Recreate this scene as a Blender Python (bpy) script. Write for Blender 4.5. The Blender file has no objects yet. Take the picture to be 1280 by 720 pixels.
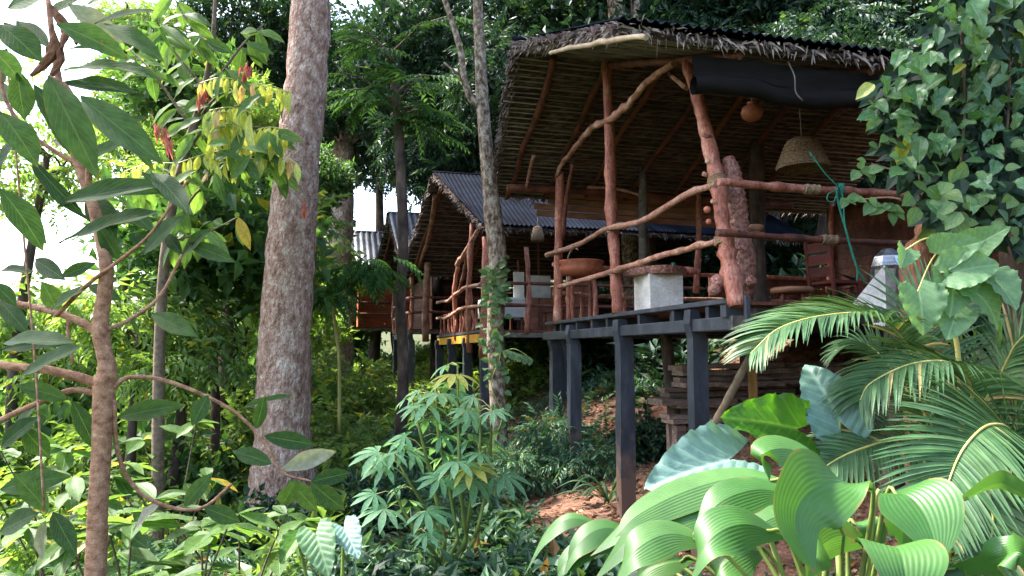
import bpy, math, random
import numpy as np
from mathutils import Vector, Matrix

# ------------------------------------------------------------------ camera, sky, sun, exposure
sc = bpy.context.scene
COL = sc.collection
PITCH = math.radians(5.0)
FPX = 920.0                      # focal length in pixels of a 1280 wide picture
cam_d = bpy.data.cameras.new('camera')
cam_d.sensor_width = 36.0
cam_d.lens = 36.0 * FPX / 1280.0
cam_d.clip_start = 0.05
cam_d.clip_end = 3000
cam = bpy.data.objects.new('camera', cam_d)
COL.objects.link(cam)
cam.location = (0, 0, 0)
cam.rotation_euler = (math.radians(90) + PITCH, 0, 0)
sc.camera = cam

SUN_DIR = Vector((-0.60, 0.22, 0.88)).normalized()       # towards the sun
wd = bpy.data.worlds.new('World')
sc.world = wd
wd.use_nodes = True
nt = wd.node_tree
bg = nt.nodes['Background']
sky = nt.nodes.new('ShaderNodeTexSky')
sky.sky_type = 'NISHITA'
sky.sun_disc = False
sky.sun_elevation = math.asin(SUN_DIR.z)
sky.sun_rotation = math.atan2(SUN_DIR.x, SUN_DIR.y)
sky.air_density = 1.0
sky.dust_density = 3.0
sky.ozone_density = 0.6
nt.links.new(sky.outputs[0], bg.inputs[0])
bg.inputs[1].default_value = 0.15
sun_d = bpy.data.lights.new('sun', 'SUN')
sun_d.energy = 3.3
sun_d.angle = math.radians(5.0)
sun_d.color = (1.0, 0.96, 0.90)
sun = bpy.data.objects.new('sun', sun_d)
COL.objects.link(sun)
sun.rotation_euler = SUN_DIR.to_track_quat('Z', 'Y').to_euler()
sc.view_settings.view_transform = 'Standard'
sc.view_settings.look = 'None'
sc.view_settings.exposure = 2.6
sc.view_settings.gamma = 1.0
sc.view_settings.use_curve_mapping = False
sc.cycles.use_denoising = True
sc.cycles.max_bounces = 6
sc.cycles.diffuse_bounces = 4
sc.cycles.glossy_bounces = 2
sc.cycles.transmission_bounces = 4
sc.cycles.caustics_reflective = False
sc.cycles.caustics_refractive = False

RNG = np.random.default_rng(11)
random.seed(5)


# ------------------------------------------------------------------ helpers
def at(u, v, Y):
    """point of the place at depth Y seen at photograph pixel (u, v)"""
    dx = (u - 640.0) / FPX
    dz = -(v - 360.0) / FPX
    y = math.cos(PITCH) - math.sin(PITCH) * dz
    z = math.sin(PITCH) + math.cos(PITCH) * dz
    k = Y / y
    return Vector((dx * k, Y, z * k))


def pxm(n, Y):
    return n * Y / FPX


def catmull(pts, per=5):
    P = [Vector(p) for p in pts]
    if len(P) < 3:
        return [P[0].lerp(P[-1], i / per) for i in range(per + 1)]
    E = [P[0] * 2 - P[1]] + P + [P[-1] * 2 - P[-2]]
    out = []
    for i in range(1, len(E) - 2):
        p0, p1, p2, p3 = E[i - 1], E[i], E[i + 1], E[i + 2]
        for k in range(per):
            t = k / per
            out.append(0.5 * ((2 * p1) + (p2 - p0) * t + (2 * p0 - 5 * p1 + 4 * p2 - p3) * t * t +
                              (3 * p1 - p0 - 3 * p2 + p3) * t ** 3))
    out.append(P[-1])
    return out


def tag(o, label=None, cat=None, group=None, kind=None):
    if label: o['label'] = label
    if cat: o['category'] = cat
    if group: o['group'] = group
    if kind: o['kind'] = kind
    return o


def thing(name, loc, label, cat, group=None):
    o = bpy.data.objects.new(name, None)
    o.empty_display_size = 0.1
    COL.objects.link(o)
    o.location = loc
    return tag(o, label, cat, group)


def link(name, me, parent=None, loc=(0, 0, 0)):
    o = bpy.data.objects.new(name, me)
    COL.objects.link(o)
    o.location = loc
    if parent is not None:
        o.parent = parent
    return o


def worldloc(o):
    w = Vector((0, 0, 0))
    while o is not None:
        w += o.location
        o = o.parent
    return w


def np_mesh(name, v, f, mat=None, smooth=False, uv=None):
    """v (n,3), f (m,3) or (m,4) numpy arrays"""
    v = np.asarray(v, dtype=np.float32)
    f = np.asarray(f, dtype=np.int32)
    me = bpy.data.meshes.new(name)
    me.vertices.add(len(v))
    me.vertices.foreach_set('co', v.ravel())
    k = f.shape[1]
    me.loops.add(f.size)
    me.loops.foreach_set('vertex_index', f.ravel())
    me.polygons.add(len(f))
    me.polygons.foreach_set('loop_start', np.arange(0, f.size, k, dtype=np.int32))
    me.polygons.foreach_set('loop_total', np.full(len(f), k, dtype=np.int32))
    me.polygons.foreach_set('use_smooth', np.full(len(f), smooth, dtype=bool))
    if uv is not None:
        l = me.uv_layers.new(name='UVMap')
        l.data.foreach_set('uv', np.asarray(uv, dtype=np.float32)[f.ravel()].ravel())
    me.update(calc_edges=True)
    if mat: me.materials.append(mat)
    return me


class MB:
    def __init__(self):
        self.v = []
        self.f = []

    def add(self, v, f):
        b = len(self.v)
        self.v += [tuple(p) for p in v]
        self.f += [tuple(i + b for i in q) for q in f]
        return self

    def box(self, c, ax, ay, az):
        """centre and three half-extent vectors"""
        c = Vector(c); ax = Vector(ax); ay = Vector(ay); az = Vector(az)
        v = [c + ax * i + ay * j + az * k for k in (-1, 1) for j in (-1, 1) for i in (-1, 1)]
        return self.add(v, [(0, 2, 3, 1), (4, 5, 7, 6), (0, 1, 5, 4), (2, 6, 7, 3), (0, 4, 6, 2), (1, 3, 7, 5)])

    def beam(self, a, b, w, h, up=(0, 0, 1), bev=0.0):
        a = Vector(a); b = Vector(b)
        d = (b - a)
        n = d.normalized()
        s = n.cross(Vector(up)).normalized()
        t = s.cross(n)
        if bev <= 0:
            return self.box((a + b) / 2, d / 2, s * w / 2, t * h / 2)
        pr = [(-w / 2 + bev, -h / 2), (w / 2 - bev, -h / 2), (w / 2, -h / 2 + bev), (w / 2, h / 2 - bev),
              (w / 2 - bev, h / 2), (-w / 2 + bev, h / 2), (-w / 2, h / 2 - bev), (-w / 2, -h / 2 + bev)]
        v = [p + s * x + t * y for p in (a, b) for x, y in pr]
        f = [(i, (i + 1) % 8, 8 + (i + 1) % 8, 8 + i) for i in range(8)] + [tuple(range(7, -1, -1)), tuple(range(8, 16))]
        return self.add(v, f)

    def tube(self, pts, rad, n=8, cap=True, rough=0.0, rng=None):
        P = [Vector(p) for p in pts]
        m = len(P)
        if not hasattr(rad, '__len__'):
            rad = [rad] * m
        elif len(rad) != m:
            rad = list(np.interp(np.linspace(0, 1, m), np.linspace(0, 1, len(rad)), rad))
        T = [(P[min(i + 1, m - 1)] - P[max(i - 1, 0)]).normalized() for i in range(m)]
        ref = Vector((0, 0, 1)) if abs(T[0].z) < 0.9 else Vector((1, 0, 0))
        s = T[0].cross(ref).normalized()
        v = []
        for i in range(m):
            s = (s - T[i] * s.dot(T[i])).normalized()
            t = T[i].cross(s)
            for k in range(n):
                a = 2 * math.pi * k / n
                r = rad[i]
                if rough and rng is not None:
                    r *= 1 + rough * (rng.random() - 0.5) * 2
                v.append(P[i] + (s * math.cos(a) + t * math.sin(a)) * r)
        f = [(i * n + k, i * n + (k + 1) % n, (i + 1) * n + (k + 1) % n, (i + 1) * n + k)
             for i in range(m - 1) for k in range(n)]
        if cap:
            f += [tuple(range(n - 1, -1, -1)), tuple(range((m - 1) * n, m * n))]
        return self.add(v, f)

    def lathe(self, c, prof, n=20, squash=(1, 1)):
        c = Vector(c)
        v = [c + Vector((r * math.cos(2 * math.pi * k / n) * squash[0], r * math.sin(2 * math.pi * k / n) * squash[1], z))
             for r, z in prof for k in range(n)]
        m = len(prof)
        f = [(i * n + k, i * n + (k + 1) % n, (i + 1) * n + (k + 1) % n, (i + 1) * n + k)
             for i in range(m - 1) for k in range(n)]
        f += [tuple(range(n - 1, -1, -1)), tuple(range((m - 1) * n, m * n))]
        return self.add(v, f)

    def build(self, name, mat, parent=None, smooth=False, kind=None):
        o0 = worldloc(parent) if parent is not None else Vector((0, 0, 0))
        me = bpy.data.meshes.new(name)
        me.from_pydata([(p[0] - o0.x, p[1] - o0.y, p[2] - o0.z) for p in self.v], [], self.f)
        if smooth:
            me.polygons.foreach_set('use_smooth', [len(p.vertices) <= 4 for p in me.polygons])
        me.materials.append(mat)
        me.update()
        o = link(name, me, parent)
        if kind: o['kind'] = kind
        return o


def pole(name, pts, r, mat, parent, knob=0.12, n=9, per=5, seed=None, wig=0.0):
    """a debarked branch: bent, knotty, tapering"""
    rg = random.Random(seed if seed is not None else len(pts) * 7 + int(abs(Vector(pts[0]).x) * 1000))
    P = catmull(pts, per)
    m = len(P)
    rr = list(np.interp(np.linspace(0, 1, m), np.linspace(0, 1, len(r)), r)) if hasattr(r, '__len__') else [r] * m
    rr = [q * (1 + rg.uniform(-knob, knob) + (knob * 2.2 if rg.random() < 0.1 else 0)) for q in rr]
    if wig:
        P = [p + Vector((rg.uniform(-wig, wig), rg.uniform(-wig, wig), rg.uniform(-wig, wig))) if 0 < i < m - 1 else p for i, p in enumerate(P)]
    return MB().tube(P, rr, n, True, 0.05, rg).build(name, mat, parent, smooth=True)


# ------------------------------------------------------------------ materials
def nodes(name):
    m = bpy.data.materials.new(name)
    m.use_nodes = True
    t = m.node_tree
    return m, t, t.nodes, t.links, t.nodes['Principled BSDF']


def ramp(n, cols):
    r = n.new('ShaderNodeValToRGB')
    e = r.color_ramp.elements
    while len(e) < len(cols):
        e.new(0.5)
    for i, (p, c) in enumerate(cols):
        e[i].position = p
        e[i].color = (*c, 1)
    return r


def mat_noise(name, cols, scale=(4, 4, 4), rough=0.7, bump=0.3, detail=6, bscale=None, spec=0.3, coords='Object', dist=0.02, metal=0.0, nrough=0.6, grain=0.0):
    m, t, n, l, b = nodes(name)
    tc = n.new('ShaderNodeTexCoord')
    mp = n.new('ShaderNodeMapping')
    mp.inputs['Scale'].default_value = scale
    l.new(tc.outputs[coords], mp.inputs[0])
    nz = n.new('ShaderNodeTexNoise')
    nz.inputs['Scale'].default_value = 1.0
    nz.inputs['Detail'].default_value = detail
    nz.inputs['Roughness'].default_value = nrough
    l.new(mp.outputs[0], nz.inputs[0])
    oi = n.new('ShaderNodeObjectInfo')
    r = ramp(n, cols)
    l.new(nz.outputs[0], r.inputs[0])
    hv = n.new('ShaderNodeHueSaturation')
    mm = n.new('ShaderNodeMapRange')
    mm.inputs[3].default_value = 0.78
    mm.inputs[4].default_value = 1.22
    l.new(oi.outputs['Random'], mm.inputs[0])
    l.new(mm.outputs[0], hv.inputs['Value'])
    csrc = r.outputs[0]
    if grain:
        g2 = n.new('ShaderNodeTexNoise'); g2.inputs['Scale'].default_value = 7.0; g2.inputs['Detail'].default_value = 8; g2.inputs['Roughness'].default_value = 0.75
        l.new(mp.outputs[0], g2.inputs[0])
        gr_ = ramp(n, [(0.36, (1 - grain * 1.3,) * 3), (0.5, (1.0,) * 3), (0.66, (1 + grain,) * 3)])
        l.new(g2.outputs[0], gr_.inputs[0])
        gm_ = n.new('ShaderNodeMixRGB'); gm_.blend_type = 'MULTIPLY'; gm_.inputs[0].default_value = 1
        l.new(csrc, gm_.inputs[1]); l.new(gr_.outputs[0], gm_.inputs[2])
        csrc = gm_.outputs[0]
    l.new(csrc, hv.inputs['Color'])
    l.new(hv.outputs[0], b.inputs['Base Color'])
    b.inputs['Roughness'].default_value = rough
    b.inputs['Specular IOR Level'].default_value = spec
    b.inputs['Metallic'].default_value = metal
    if bump:
        bp = n.new('ShaderNodeBump')
        bp.inputs['Strength'].default_value = bump
        bp.inputs['Distance'].default_value = dist
        if bscale:
            n2 = n.new('ShaderNodeTexNoise')
            n2.inputs['Scale'].default_value = bscale
            n2.inputs['Detail'].default_value = 5
            l.new(mp.outputs[0], n2.inputs[0])
            l.new(n2.outputs[0], bp.inputs['Height'])
        else:
            l.new(nz.outputs[0], bp.inputs['Height'])
        l.new(bp.outputs[0], b.inputs['Normal'])
    return m


def leafmat(name, c1, c2, trans=0.35, rough=0.45, spec=0.4, island=False, vein=0.0, tcol=None, blotch=0.25, odd=None, oddp=0.04, stripe=0):
    """leaf: colour between c1 and c2 per leaf, light shines through, optional pale midrib and side veins"""
    m, t, n, l, b = nodes(name)
    out = n['Material Output']
    if island:
        g = n.new('ShaderNodeNewGeometry')
        rnd = g.outputs['Random Per Island']
    else:
        g = n.new('ShaderNodeObjectInfo')
        rnd = g.outputs['Random']
    cols = [(0.0, c1), (1.0 - oddp if odd else 1.0, c2)]
    if odd:
        cols += [(1.0 - oddp * 0.8, odd)]
    r = ramp(n, cols)
    l.new(rnd, r.inputs[0])
    col = r.outputs[0]
    tc = n.new('ShaderNodeTexCoord')
    nz = n.new('ShaderNodeTexNoise')
    nz.inputs['Scale'].default_value = 9.0
    nz.inputs['Detail'].default_value = 3
    l.new(tc.outputs['Object'], nz.inputs[0])
    mr = n.new('ShaderNodeMapRange')
    mr.inputs[1].default_value = 0.3
    mr.inputs[2].default_value = 0.7
    mr.inputs[3].default_value = 1 - blotch
    mr.inputs[4].default_value = 1 + blotch
    l.new(nz.outputs[0], mr.inputs[0])
    hv = n.new('ShaderNodeHueSaturation')
    l.new(mr.outputs[0], hv.inputs['Value'])
    l.new(col, hv.inputs['Color'])
    col = hv.outputs[0]
    if not island:
        dn = n.new('ShaderNodeTexNoise'); dn.inputs['Scale'].default_value = 4.5; dn.inputs['Detail'].default_value = 6; dn.inputs['Roughness'].default_value = 0.7
        vo = n.new('ShaderNodeVectorMath'); vo.operation = 'ADD'
        l.new(tc.outputs['Object'], vo.inputs[0]); l.new(rnd, vo.inputs[1])
        l.new(vo.outputs[0], dn.inputs[0])
        dr = n.new('ShaderNodeMapRange'); dr.inputs[1].default_value = 0.66; dr.inputs[2].default_value = 0.72
        l.new(dn.outputs[0], dr.inputs[0])
        dm = n.new('ShaderNodeMixRGB'); dm.inputs[2].default_value = (0.17, 0.105, 0.04, 1)
        dk = n.new('ShaderNodeMath'); dk.operation = 'MULTIPLY'; dk.inputs[1].default_value = 0.75
        l.new(dr.outputs[0], dk.inputs[0])
        l.new(dk.outputs[0], dm.inputs[0]); l.new(col, dm.inputs[1])
        col = dm.outputs[0]
    if stripe:
        sx = n.new('ShaderNodeSeparateXYZ')
        l.new(tc.outputs['UV'], sx.inputs[0])
        k = n.new('ShaderNodeMath'); k.operation = 'MULTIPLY'; k.inputs[1].default_value = stripe * 2 * math.pi
        l.new(sx.outputs[0], k.inputs[0])
        sn = n.new('ShaderNodeMath'); sn.operation = 'SINE'
        l.new(k.outputs[0], sn.inputs[0])
        sr_ = n.new('ShaderNodeMapRange'); sr_.inputs[1].default_value = -1; sr_.inputs[3].default_value = 0.92; sr_.inputs[4].default_value = 1.05
        l.new(sn.outputs[0], sr_.inputs[0])
        h2 = n.new('ShaderNodeHueSaturation')
        l.new(sr_.outputs[0], h2.inputs['Value']); l.new(col, h2.inputs['Color'])
        col = h2.outputs[0]
    if vein > 0:
        sx = n.new('ShaderNodeSeparateXYZ')
        l.new(tc.outputs['UV'], sx.inputs[0])
        a = n.new('ShaderNodeMath'); a.operation = 'SUBTRACT'; a.inputs[1].default_value = 0.5
        l.new(sx.outputs[0], a.inputs[0])
        ab = n.new('ShaderNodeMath'); ab.operation = 'ABSOLUTE'
        l.new(a.outputs[0], ab.inputs[0])
        mid = n.new('ShaderNodeMapRange')
        mid.inputs[1].default_value = 0.012; mid.inputs[2].default_value = 0.035
        mid.inputs[3].default_value = 1.0; mid.inputs[4].default_value = 0.0
        l.new(ab.outputs[0], mid.inputs[0])
        k = n.new('ShaderNodeMath'); k.operation = 'MULTIPLY_ADD'; k.inputs[1].default_value = -0.7
        l.new(ab.outputs[0], k.inputs[0]); l.new(sx.outputs[1], k.inputs[2])
        k2 = n.new('ShaderNodeMath'); k2.operation = 'MULTIPLY'; k2.inputs[1].default_value = 62.0
        l.new(k.outputs[0], k2.inputs[0])
        sn = n.new('ShaderNodeMath'); sn.operation = 'SINE'
        l.new(k2.outputs[0], sn.inputs[0])
        sv = n.new('ShaderNodeMapRange')
        sv.inputs[1].default_value = 0.75; sv.inputs[2].default_value = 1.0
        sv.inputs[3].default_value = 0.0; sv.inputs[4].default_value = 0.45
        l.new(sn.outputs[0], sv.inputs[0])
        mx = n.new('ShaderNodeMath'); mx.operation = 'MAXIMUM'
        l.new(mid.outputs[0], mx.inputs[0]); l.new(sv.outputs[0], mx.inputs[1])
        fm = n.new('ShaderNodeMath'); fm.operation = 'MULTIPLY'; fm.inputs[1].default_value = vein
        l.new(mx.outputs[0], fm.inputs[0])
        mc = n.new('ShaderNodeMixRGB')
        mc.inputs[2].default_value = (min(1, c2[0] * 2.2 + 0.05), min(1, c2[1] * 1.8 + 0.05), min(1, c2[2] * 2 + 0.02), 1)
        l.new(fm.outputs[0], mc.inputs[0]); l.new(col, mc.inputs[1])
        col = mc.outputs[0]
        bp = n.new('ShaderNodeBump')
        bp.inputs['Strength'].default_value = 0.35
        bp.inputs['Distance'].default_value = 0.004
        bp.invert = True
        l.new(mx.outputs[0], bp.inputs['Height'])
        l.new(bp.outputs[0], b.inputs['Normal'])
    if vein > 0 or stripe:
        ex = n.new('ShaderNodeSeparateXYZ'); l.new(tc.outputs['UV'], ex.inputs[0])
        e1 = n.new('ShaderNodeMath'); e1.operation = 'SUBTRACT'; e1.inputs[1].default_value = 0.5; l.new(ex.outputs[0], e1.inputs[0])
        e2 = n.new('ShaderNodeMath'); e2.operation = 'ABSOLUTE'; l.new(e1.outputs[0], e2.inputs[0])
        e3 = n.new('ShaderNodeMapRange'); e3.inputs[1].default_value = 0.40; e3.inputs[2].default_value = 0.50; e3.inputs[4].default_value = 0.5; l.new(e2.outputs[0], e3.inputs[0])
        e4 = n.new('ShaderNodeMapRange'); e4.inputs[1].default_value = 0.86; e4.inputs[2].default_value = 1.0; e4.inputs[4].default_value = 0.65; l.new(ex.outputs[1], e4.inputs[0])
        e5 = n.new('ShaderNodeMath'); e5.operation = 'MAXIMUM'; l.new(e3.outputs[0], e5.inputs[0]); l.new(e4.outputs[0], e5.inputs[1])
        e6 = n.new('ShaderNodeMath'); e6.operation = 'MULTIPLY_ADD'; l.new(e5.outputs[0], e6.inputs[0]); e6.inputs[1].default_value = 1.0
        l.new(nz.outputs[0], e6.inputs[2])
        e7 = n.new('ShaderNodeMapRange'); e7.inputs[1].default_value = 0.92; e7.inputs[2].default_value = 1.12; e7.inputs[4].default_value = 0.85; l.new(e6.outputs[0], e7.inputs[0])
        em = n.new('ShaderNodeMixRGB'); em.inputs[2].default_value = (0.20, 0.125, 0.045, 1)
        l.new(e7.outputs[0], em.inputs[0]); l.new(col, em.inputs[1])
        col = em.outputs[0]
    l.new(col, b.inputs['Base Color'])
    b.inputs['Roughness'].default_value = rough
    b.inputs['Specular IOR Level'].default_value = spec
    tr = n.new('ShaderNodeBsdfTranslucent')
    tm = n.new('ShaderNodeMixRGB'); tm.blend_type = 'MULTIPLY'; tm.inputs[0].default_value = 1
    tm.inputs[2].default_value = (*(tcol or (1.55, 1.55, 0.7)), 1)
    l.new(col, tm.inputs[1])
    l.new(tm.outputs[0], tr.inputs[0])
    ms = n.new('ShaderNodeMixShader')
    ms.inputs[0].default_value = trans
    l.new(b.outputs[0], ms.inputs[1])
    l.new(tr.outputs[0], ms.inputs[2])
    l.new(ms.outputs[0], out.inputs[0])
    return m


M = {}
M['pole'] = mat_noise('red_wood', [(0.25, (0.11, 0.032, 0.02)), (0.46, (0.31, 0.10, 0.062)), (0.6, (0.42, 0.17, 0.115)), (0.76, (0.58, 0.36, 0.27))], (8, 8, 3.2), 0.55, 0.6, spec=0.3, grain=0.5, bscale=5)
M['pole_pale'] = mat_noise('pale_branch_wood', [(0.3, (0.14, 0.056, 0.038)), (0.5, (0.31, 0.15, 0.10)), (0.76, (0.54, 0.35, 0.26))], (6, 6, 6), 0.65, 0.6, grain=0.5, bscale=5)
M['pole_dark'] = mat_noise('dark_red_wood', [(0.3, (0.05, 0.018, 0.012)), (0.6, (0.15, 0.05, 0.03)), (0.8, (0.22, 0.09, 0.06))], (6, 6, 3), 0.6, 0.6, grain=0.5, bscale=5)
M['paint'] = mat_noise('slate_paint', [(0.3, (0.016, 0.019, 0.026)), (0.52, (0.033, 0.038, 0.05)), (0.66, (0.055, 0.06, 0.075)), (0.74, (0.17, 0.15, 0.13))], (7, 7, 3), 0.5, 0.25, bscale=6, spec=0.5)
M['paint_worn'] = mat_noise('worn_timber', [(0.3, (0.05, 0.045, 0.04)), (0.6, (0.16, 0.13, 0.1)), (0.8, (0.3, 0.26, 0.2))], (12, 12, 12), 0.8, 0.3)
M['yellow'] = mat_noise('yellow_paint', [(0.3, (0.35, 0.17, 0.02)), (0.7, (0.62, 0.35, 0.03))], (8, 8, 8), 0.6, 0.1)
M['ochre'] = mat_noise('ochre_timber', [(0.3, (0.13, 0.06, 0.015)), (0.7, (0.36, 0.2, 0.06))], (12, 12, 2), 0.7, 0.3)
M['thatch'] = mat_noise('palm_thatch', [(0.3, (0.015, 0.009, 0.008)), (0.5, (0.062, 0.041, 0.036)), (0.72, (0.19, 0.138, 0.124))], (3, 26, 26), 0.85, 0.8, spec=0.15, dist=0.03)
M['straw'] = mat_noise('dry_leaf_strip', [(0.3, (0.09, 0.068, 0.055)), (0.6, (0.24, 0.19, 0.16)), (0.8, (0.42, 0.35, 0.31))], (9, 9, 9), 0.8, 0.2)
M['batten'] = mat_noise('split_bamboo_batten', [(0.3, (0.07, 0.056, 0.047)), (0.7, (0.25, 0.205, 0.175))], (2, 9, 9), 0.7, 0.2)
M['metal'] = mat_noise('dark_roof_sheet', [(0.3, (0.004, 0.005, 0.009)), (0.6, (0.010, 0.013, 0.022)), (0.8, (0.025, 0.028, 0.038))], (1.3, 1.3, 1.3), 0.75, 0.1, spec=0.015)
M['metal_pale'] = mat_noise('grey_roof_sheet', [(0.3, (0.12, 0.13, 0.16)), (0.6, (0.26, 0.28, 0.33)), (0.8, (0.36, 0.38, 0.42))], (1.3, 1.3, 1.3), 0.45, 0.1, spec=0.6)
M['blind'] = mat_noise('black_tarpaulin', [(0.3, (0.005, 0.004, 0.0036)), (0.7, (0.013, 0.0105, 0.0095))], (3, 3, 9), 0.85, 0.5, dist=0.03, spec=0.15)
M['brown_board'] = mat_noise('brown_board', [(0.3, (0.12, 0.055, 0.03)), (0.55, (0.24, 0.12, 0.066)), (0.8, (0.34, 0.19, 0.11))], (1.5, 9, 14), 0.6, 0.3)
M['orange_board'] = mat_noise('orange_board', [(0.3, (0.34, 0.07, 0.025)), (0.7, (0.6, 0.17, 0.06))], (3, 3, 9), 0.6, 0.2)
M['plank'] = mat_noise('weathered_plank', [(0.3, (0.10, 0.066, 0.052)), (0.5, (0.22, 0.15, 0.12)), (0.75, (0.38, 0.28, 0.23))], (2, 14, 20), 0.8, 0.6, grain=0.5)
M['white'] = mat_noise('cream_plaster', [(0.3, (0.5, 0.47, 0.42)), (0.6, (0.66, 0.63, 0.58)), (0.8, (0.74, 0.72, 0.68))], (5, 5, 5), 0.85, 0.3, grain=0.18)
M['cloth'] = mat_noise('white_cloth', [(0.3, (0.46, 0.48, 0.44)), (0.7, (0.66, 0.67, 0.62))], (5, 5, 5), 0.8, 0.2)
M['clay'] = mat_noise('fired_clay', [(0.3, (0.26, 0.07, 0.035)), (0.7, (0.45, 0.15, 0.085))], (10, 10, 10), 0.5, 0.15)
M['wicker'] = mat_noise('wicker', [(0.35, (0.08, 0.048, 0.028)), (0.65, (0.3, 0.2, 0.12))], (60, 60, 90), 0.8, 0.9, detail=2)
M['rope'] = mat_noise('hemp_rope', [(0.35, (0.14, 0.085, 0.05)), (0.65, (0.36, 0.24, 0.14))], (60, 60, 60), 0.85, 0.6)
M['green_cord'] = mat_noise('green_cord', [(0.3, (0.008, 0.13, 0.085)), (0.7, (0.02, 0.26, 0.16))], (30, 30, 30), 0.5, 0.1)
M['steel'] = mat_noise('brushed_steel', [(0.3, (0.35, 0.37, 0.4)), (0.7, (0.62, 0.65, 0.68))], (6, 6, 40), 0.25, 0.1, metal=0.9)
M['chair'] = mat_noise('maroon_wood', [(0.3, (0.06, 0.01, 0.008)), (0.7, (0.15, 0.03, 0.022))], (5, 5, 14), 0.45, 0.1)
M['statue'] = mat_noise('carved_red_wood', [(0.3, (0.10, 0.035, 0.024)), (0.55, (0.27, 0.11, 0.075)), (0.8, (0.42, 0.22, 0.16))], (26, 26, 26), 0.4, 0.9, detail=2, dist=0.04, spec=0.5)
M['coir'] = mat_noise('fibrous_palm_trunk', [(0.3, (0.07, 0.03, 0.016)), (0.7, (0.26, 0.12, 0.065))], (40, 40, 12), 0.9, 1.0)
M['bark'] = mat_noise('grey_brown_bark', [(0.30, (0.12, 0.06, 0.045)), (0.42, (0.31, 0.185, 0.14)), (0.54, (0.48, 0.325, 0.26)), (0.66, (0.68, 0.56, 0.49))], (11, 11, 6.5), 0.85, 1.0, detail=12, spec=0.15, bscale=2.2, dist=0.08, grain=0.35, nrough=0.7)
M['bark_mottled'] = mat_noise('mottled_pale_bark', [(0.38, (0.06, 0.04, 0.028)), (0.47, (0.17, 0.115, 0.08)), (0.56, (0.36, 0.29, 0.22)), (0.7, (0.55, 0.49, 0.41))], (14, 14, 9), 0.8, 0.9, detail=9, spec=0.15, dist=0.03, nrough=0.7)
M['bark_dark'] = mat_noise('dark_bark', [(0.3, (0.03, 0.022, 0.018)), (0.55, (0.09, 0.062, 0.05)), (0.8, (0.2, 0.15, 0.12))], (7, 7, 3), 0.85, 0.9, spec=0.15, dist=0.04)
M['bark_young'] = mat_noise('smooth_tan_bark', [(0.3, (0.14, 0.062, 0.036)), (0.5, (0.30, 0.155, 0.092)), (0.66, (0.40, 0.235, 0.15)), (0.78, (0.52, 0.40, 0.31))], (26, 26, 40), 0.75, 0.6, detail=6, spec=0.2, dist=0.01, grain=0.4)
M['twig'] = mat_noise('twig_bark', [(0.3, (0.05, 0.035, 0.022)), (0.7, (0.17, 0.12, 0.08))], (20, 20, 20), 0.8, 0.4)
M['stem'] = mat_noise('green_stem', [(0.3, (0.10, 0.14, 0.03)), (0.7, (0.24, 0.30, 0.07))], (9, 9, 3), 0.5, 0.1)
M['stem_yellow'] = mat_noise('yellow_stem', [(0.3, (0.3, 0.28, 0.06)), (0.7, (0.52, 0.46, 0.16))], (9, 9, 3), 0.5, 0.1)
M['bamboo'] = mat_noise('dry_bamboo', [(0.3, (0.2, 0.14, 0.08)), (0.7, (0.42, 0.32, 0.2))], (8, 8, 3), 0.6, 0.2)

def add_mud(m, height=0.42):
    """splashed soil on the foot of painted stilts"""
    t = m.node_tree; n, l = t.nodes, t.links
    b = n['Principled BSDF']
    src = b.inputs['Base Color'].links[0].from_socket
    tc = n.new('ShaderNodeTexCoord'); sp = n.new('ShaderNodeSeparateXYZ'); l.new(tc.outputs['Object'], sp.inputs[0])
    nz = n.new('ShaderNodeTexNoise'); nz.inputs['Scale'].default_value = 9; nz.inputs['Detail'].default_value = 6; l.new(tc.outputs['Object'], nz.inputs[0])
    k = n.new('ShaderNodeMath'); k.operation = 'MULTIPLY_ADD'; k.inputs[1].default_value = 1.3; l.new(nz.outputs[0], k.inputs[0]); l.new(sp.outputs[2], k.inputs[2])
    r = n.new('ShaderNodeMapRange'); r.inputs[1].default_value = height - 0.25 + 0.4; r.inputs[2].default_value = height + 0.65; r.inputs[3].default_value = 0.85; r.inputs[4].default_value = 0.0
    l.new(k.outputs[0], r.inputs[0])
    mx = n.new('ShaderNodeMixRGB'); mx.inputs[2].default_value = (0.17, 0.10, 0.07, 1)
    l.new(r.outputs[0], mx.inputs[0]); l.new(src, mx.inputs[1]); l.new(mx.outputs[0], b.inputs['Base Color'])


add_mud(M['paint'])
L = {}
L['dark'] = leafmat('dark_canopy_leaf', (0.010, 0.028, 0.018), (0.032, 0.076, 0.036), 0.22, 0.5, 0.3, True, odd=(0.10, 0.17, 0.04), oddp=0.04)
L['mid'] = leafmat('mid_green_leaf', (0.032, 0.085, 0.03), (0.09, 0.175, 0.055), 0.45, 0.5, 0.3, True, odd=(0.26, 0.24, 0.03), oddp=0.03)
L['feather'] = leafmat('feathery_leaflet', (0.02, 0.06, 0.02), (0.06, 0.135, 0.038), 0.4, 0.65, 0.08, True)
L['bright'] = leafmat('sunlit_yellow_green_leaf', (0.085, 0.16, 0.04), (0.20, 0.30, 0.085), 0.55, 0.45, 0.35, True, odd=(0.4, 0.34, 0.05), oddp=0.03)  # lighter green puts sunlight on the valley side into the leaf colour
L['fern'] = leafmat('blue_green_cover_leaf', (0.035, 0.095, 0.052), (0.12, 0.22, 0.125), 0.35, 0.45, 0.4, True, odd=(0.22, 0.12, 0.04), oddp=0.03)
L['shade'] = leafmat('deep_green_shrub_leaf', (0.016, 0.048, 0.022), (0.05, 0.11, 0.042), 0.35, 0.5, 0.3, False, vein=0.35)
L['sap'] = leafmat('dull_green_sapling_leaf', (0.020, 0.055, 0.018), (0.055, 0.115, 0.034), 0.45, 0.6, 0.2, False, vein=0.45, odd=(0.26, 0.27, 0.22), oddp=0.07)
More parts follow.
